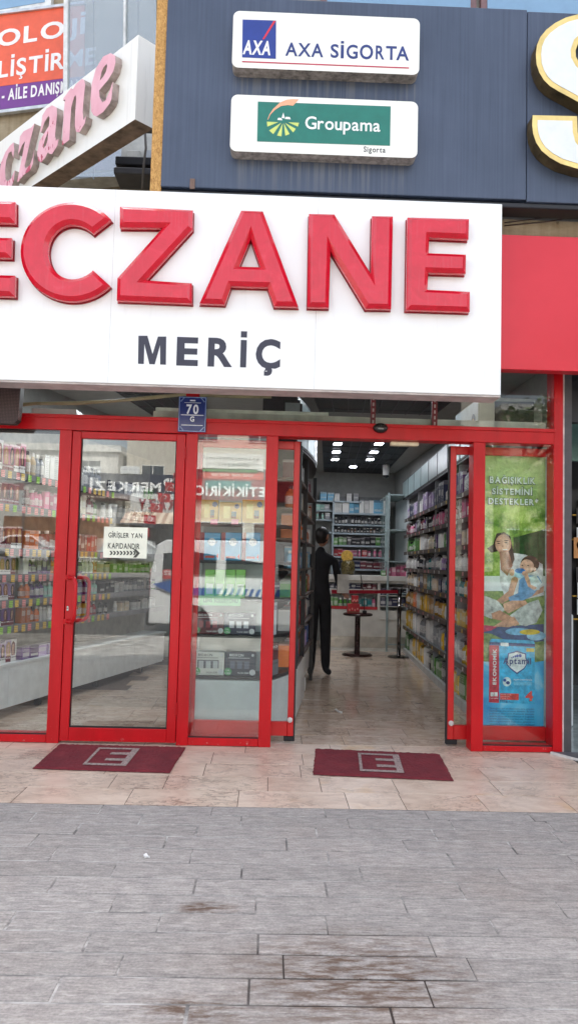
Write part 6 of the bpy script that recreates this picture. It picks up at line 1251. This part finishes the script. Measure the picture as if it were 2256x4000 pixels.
# flag line
fl_pts = [(560, 2060), (585, 2010), (612, 1965), (640, 1925), (668, 1882), (700, 1845)]
FD = 12.0; tube('flag_line', [vp(u, v, FD) for u, v in ((520, 2085), *fl_pts, (760, 1770))], .006, mat('line_white', (210, 206, 200), .6), label='thin white cord carrying the red flags over the road', cat='cord')
for k, (u, v) in enumerate(fl_pts):
    c = vp(u, v, FD); f = thing('flag', 'red flag with white crescent, %s from the low end of the cord' % ordn(k+1), 'flag', c, group='red flags on the cord')
    nx = 8; V, F = [], []
    for i_ in range(nx+1):
        for j in (0, 1): V.append((c.x-.14+.28*i_/nx, c.y+.03*math.sin(i_*.9+k), c.z-.2+.2*j-.02*i_/nx))
    for i_ in range(nx): F.append((2*i_, 2*i_+2, 2*i_+3, 2*i_+1))
    mesh('cloth', V, F, flat((196, 24, 34), .7), f)
    pts = [(.05*math.cos(R(a_)), .05*math.sin(R(a_))) for a_ in range(40, 321, 20)]+[(.012+.04*math.cos(R(a_)), .04*math.sin(R(a_))) for a_ in range(310, 49, -20)]
    V, F = curve_mesh([pts]); mesh('crescent', [(c.x+.02-x.x, c.y+.045, c.z-.1+x.y) for x in V], F, flat((232, 230, 228), .7), f)
# vehicles
def vehicle(name, label, cat, x0, y0, L, W_, H_, prof, win, paint, z=0.0, stripe=False):
    """prof: side outline (0..1 along, metres up); stands with its right/left sides at y0-W_ .. y0"""
    t_ = thing(name, label, cat, (x0+L/2, y0-W_/2, z)); n = len(prof); P_ = [(x0+a*L, b_+z) for a, b_ in prof]
    bm = bmesh.new(); A = [bm.verts.new((x, y0, zz)) for x, zz in P_]; B_ = [bm.verts.new((x, y0-W_, zz)) for x, zz in P_]
    bm.faces.new(A); bm.faces.new(B_[::-1])
    for i_ in range(n): bm.faces.new((A[i_], B_[i_], B_[(i_+1) % n], A[(i_+1) % n]))
    for v in bm.verts:
        if v.co.z > z+1.05: v.co.y += (-.11 if v.co.y > y0-W_/2 else .11)*min(1, (v.co.z-z-1.05)/.6)
    bmesh.ops.recalc_face_normals(bm, faces=bm.faces[:]); bmesh.ops.bevel(bm, geom=bm.edges[:], offset=.045, segments=3, affect='EDGES', profile=.6)
    bm.verts.index_update(); V = [v.co.copy() for v in bm.verts]; F = [[v.index for v in f.verts] for f in bm.faces]; bm.free()
    body = mesh('body', V, F, paint, t_, smooth=False)
    DG = mat('vehicle_glass', (28, 32, 36), .04, spec=.9)
    for s in (0, 1):
        for q in win:
            pts = [(x0+a*L, z+b_) for a, b_ in q]; yy = lambda zz: (y0-.11*max(0, min(1, (zz-z-1.05)/.6))+.006) if s == 0 else (y0-W_+.11*max(0, min(1, (zz-z-1.05)/.6))-.006)
            mesh('side_window', [(a, yy(b_), b_) for a, b_ in pts], [tuple(range(len(pts)))], DG, t_)
        for wx in (.18, .81):
            yw = y0-.005 if s == 0 else y0-W_+.005; sg_ = 1 if s == 0 else -1
            V, F = lathe_v((0, 0, 0), [(.2, -.1), (.31, -.1), (.33, -.07), (.33, .07), (.31, .1), (.2, .1)], 24); w_ = mesh('wheel', [(x0+wx*L+a, yw-sg_*.07+c, z+.33+b_) for a, b_, c in V], F, mat('tyre', (24, 24, 26), .85), t_)
            V, F = lathe_v((0, 0, 0), [(.2, .0), (.19, .02), (.06, .01), (.05, .025)], 20); mesh('rim', [(x0+wx*L+a, yw-sg_*.07+sg_*(.098+c), z+.33+b_) for a, b_, c in V], F, mat('rim_silver', (170, 172, 174), .3, .9), w_)
        yh = y0+.008 if s == 0 else y0-W_-.008
        for hx in (.36, .58): box('door_handle', x0+hx*L, x0+hx*L+.16, yh-.015, yh+.015, z+1.0, z+1.035, M_steel if stripe else paint, t_, b=.008)
    box('rear_bumper', x0-.06, x0+.12, y0-W_+.03, y0-.03, z+.26, z+.55, mat('bumper_grey', (60, 60, 64), .5) if stripe else paint, t_, b=.04); box('front_bumper', x0+L-.12, x0+L+.05, y0-W_+.03, y0-.03, z+.22, z+.5, paint, t_, b=.04)
    for yy in (y0-.2, y0-W_+.06): box('tail_light', x0-.012, x0+.05, yy, yy+.14, z+.8, z+1.3 if stripe else z+.95, flat((150, 16, 20), .2), t_, b=.01); box('headlight', x0+L-.16, x0+L+.012, yy, yy+.14, z+.62, z+.78, mat('lamp_clear', (210, 214, 218), .1), t_, b=.02)
    return t_
VW = mat('vehicle_white', (226, 228, 230), .18, vary=.02, coat=.6)
vprof = [(0, .3), (0, 1.2), (.02, 1.74), (.06, 1.84), (.55, 1.86), (.62, 1.82), (.76, 1.22), (.95, 1.02), (.995, .8), (1, .3)]
van = vehicle('ambulance_van', 'white ambulance service van with blue stripe parked behind camera', 'van', -2.15, -8.3, 4.4, 1.76, 1.86, vprof, [[(.05, 1.22), (.05, 1.66), (.27, 1.68), (.27, 1.22)], [(.31, 1.22), (.31, 1.68), (.5, 1.7), (.5, 1.22)], [(.53, 1.2), (.53, 1.7), (.6, 1.68), (.715, 1.2)]], VW, -.12, True)
for s in range(1):
    mesh('blue_stripe', [(-2.1, -8.294, .9), (-1.7, -8.294, .72), (1.6, -8.294, .72), (1.6, -8.294, .85), (-1.5, -8.294, .85), (-1.75, -8.294, .98)], [(0, 1, 2, 3, 4, 5)], flat((28, 80, 160), .25), van)
    for k in range(9): mesh('chevron_stripe', [(-.9+k*.12, -8.2925, .72), (-.84+k*.12, -8.2925, .72), (-.78+k*.12, -8.2925, .85), (-.84+k*.12, -8.2925, .85)], [(0, 1, 2, 3)], flat((226, 230, 232), .3), van)
    mesh('number_field', [(-1.92, -8.293, 1.0), (-1.74, -8.293, 1.0), (-1.74, -8.293, 1.17), (-1.92, -8.293, 1.17)], [(0, 1, 2, 3)], flat((190, 40, 44)), van); text('lettering', '112', (-1.75, -8.291, 1.07), WXN, EZ, .15, .08, flat((236, 236, 236)), van, bold=.03)
    tube('roof_rail', [(-1.9, -8.45, 1.74), (.0, -8.45, 1.765), (.1, -8.45, 1.73)], .018, mat('rail_black', (40, 40, 42), .4), van); box('wing_mirror', 1.05, 1.2, -8.27, -8.1, 1.02, 1.2, VW, van, b=.03)
cprof = [(0, .3), (0, .85), (.06, 1.0), (.2, 1.42), (.3, 1.5), (.52, 1.5), (.7, 1.0), (.93, .86), (1, .68), (1, .3)]
cwin = [[(.15, 1.0), (.24, 1.38), (.4, 1.42), (.4, 1.0)], [(.43, 1.0), (.43, 1.42), (.52, 1.42), (.66, 1.0)]]
for k, (x, lab, c) in enumerate(((-14.5, 'white parked car across the road near striped awning', VW), (-8.8, 'silver parked car across the road under red sign', mat('vehicle_silver', (170, 174, 178), .25, .5)), (-21.5, 'dark red parked car across the road at left', mat('vehicle_red', (110, 20, 26), .2, coat=.5)), (1.0, 'white parked car across the road under cream building', VW))):
    vehicle('parked_car', lab, 'car', x, -34.2, 4.3, 1.75, 1.5, cprof, cwin, c, .93)
# trees
LF = []
for nm, c in (('leaf_dark', (52, 84, 36)), ('leaf_mid', (86, 122, 50)), ('leaf_light', (128, 158, 74))):
    t = NT(nm); t.set(Base_Color=t.ramp(t.noise(t.pos(), 3, 2), [(.3, tuple(x*.8 for x in c)), (.7, c)]), Roughness=.55); LF.append(t.m)
BRK = mat('bark', (84, 70, 58), .9, vary=.4, bump=.5)
def tree(x, y, z, h, rad, label, seed):
    rg = random.Random(seed); t_ = thing('street_tree', label, 'tree', (x, y, z), group='trees on the far side of the pavement'); B0 = Vector((x, y, z)); tips = []
    tube('trunk', [B0, B0+Vector((.05, .03, h*.22)), B0+Vector((-.03, .06, h*.45)), B0+Vector((.02, 0, h*.8))], [.16, .13, .1, .04], BRK, t_, 10)
    for k in range(9):
        a_ = k*2.4+rg.uniform(-.3, .3); s = B0+EZ*h*rg.uniform(.32, .7); e = s+Vector((math.cos(a_)*rad*rg.uniform(.5, .85), math.sin(a_)*rad*rg.uniform(.5, .85), h*rg.uniform(.1, .28))); tube('limb', [s, (s+e)/2+EZ*.1, e], [.06, .045, .015], BRK, t_, 6); tips.append(e)
    cl = [tp_+Vector((rg.gauss(0, .35), rg.gauss(0, .35), rg.gauss(0, .3))) for tp_ in tips for _ in range(5)]+[B0+EZ*h*.85]*3
    VV, FF, MI = [], [], []
    for c in cl:
        for _ in range(90):
            d = Vector((rg.gauss(0, 1), rg.gauss(0, 1), rg.gauss(0, .8))); d = d.normalized()*rg.uniform(.1, .62); p = c+d; u_ = Vector((rg.uniform(-1, 1), rg.uniform(-1, 1), rg.uniform(-.6, .6))).normalized(); w_ = u_.cross(Vector((rg.uniform(-1, 1), rg.uniform(-1, 1), rg.uniform(-1, 1)))).normalized(); q = len(VV); s = rg.uniform(.06, .11)
            VV += [p-u_*s, p+w_*s*.5, p+u_*s, p-w_*s*.5]; FF.append((q, q+1, q+2, q+3)); MI.append(rg.choice((0, 1, 1, 2)))
    mesh('crown', VV, FF, LF, t_, mi=MI)
tree(6.4, -13.5, -.15, 6.2, 2.2, 'leafy street tree at the right, nearest to the shop', 1)
tree(9.6, -15.2, -.15, 6.8, 2.4, 'leafy street tree at the right, second from the shop', 2)
tree(4.6, -30.5, .75, 7.2, 2.6, 'leafy tree on the median opposite the entrance', 3)
tree(-16, -30.8, .75, 4.2, 1.6, 'small leafy tree on the median at left', 4)
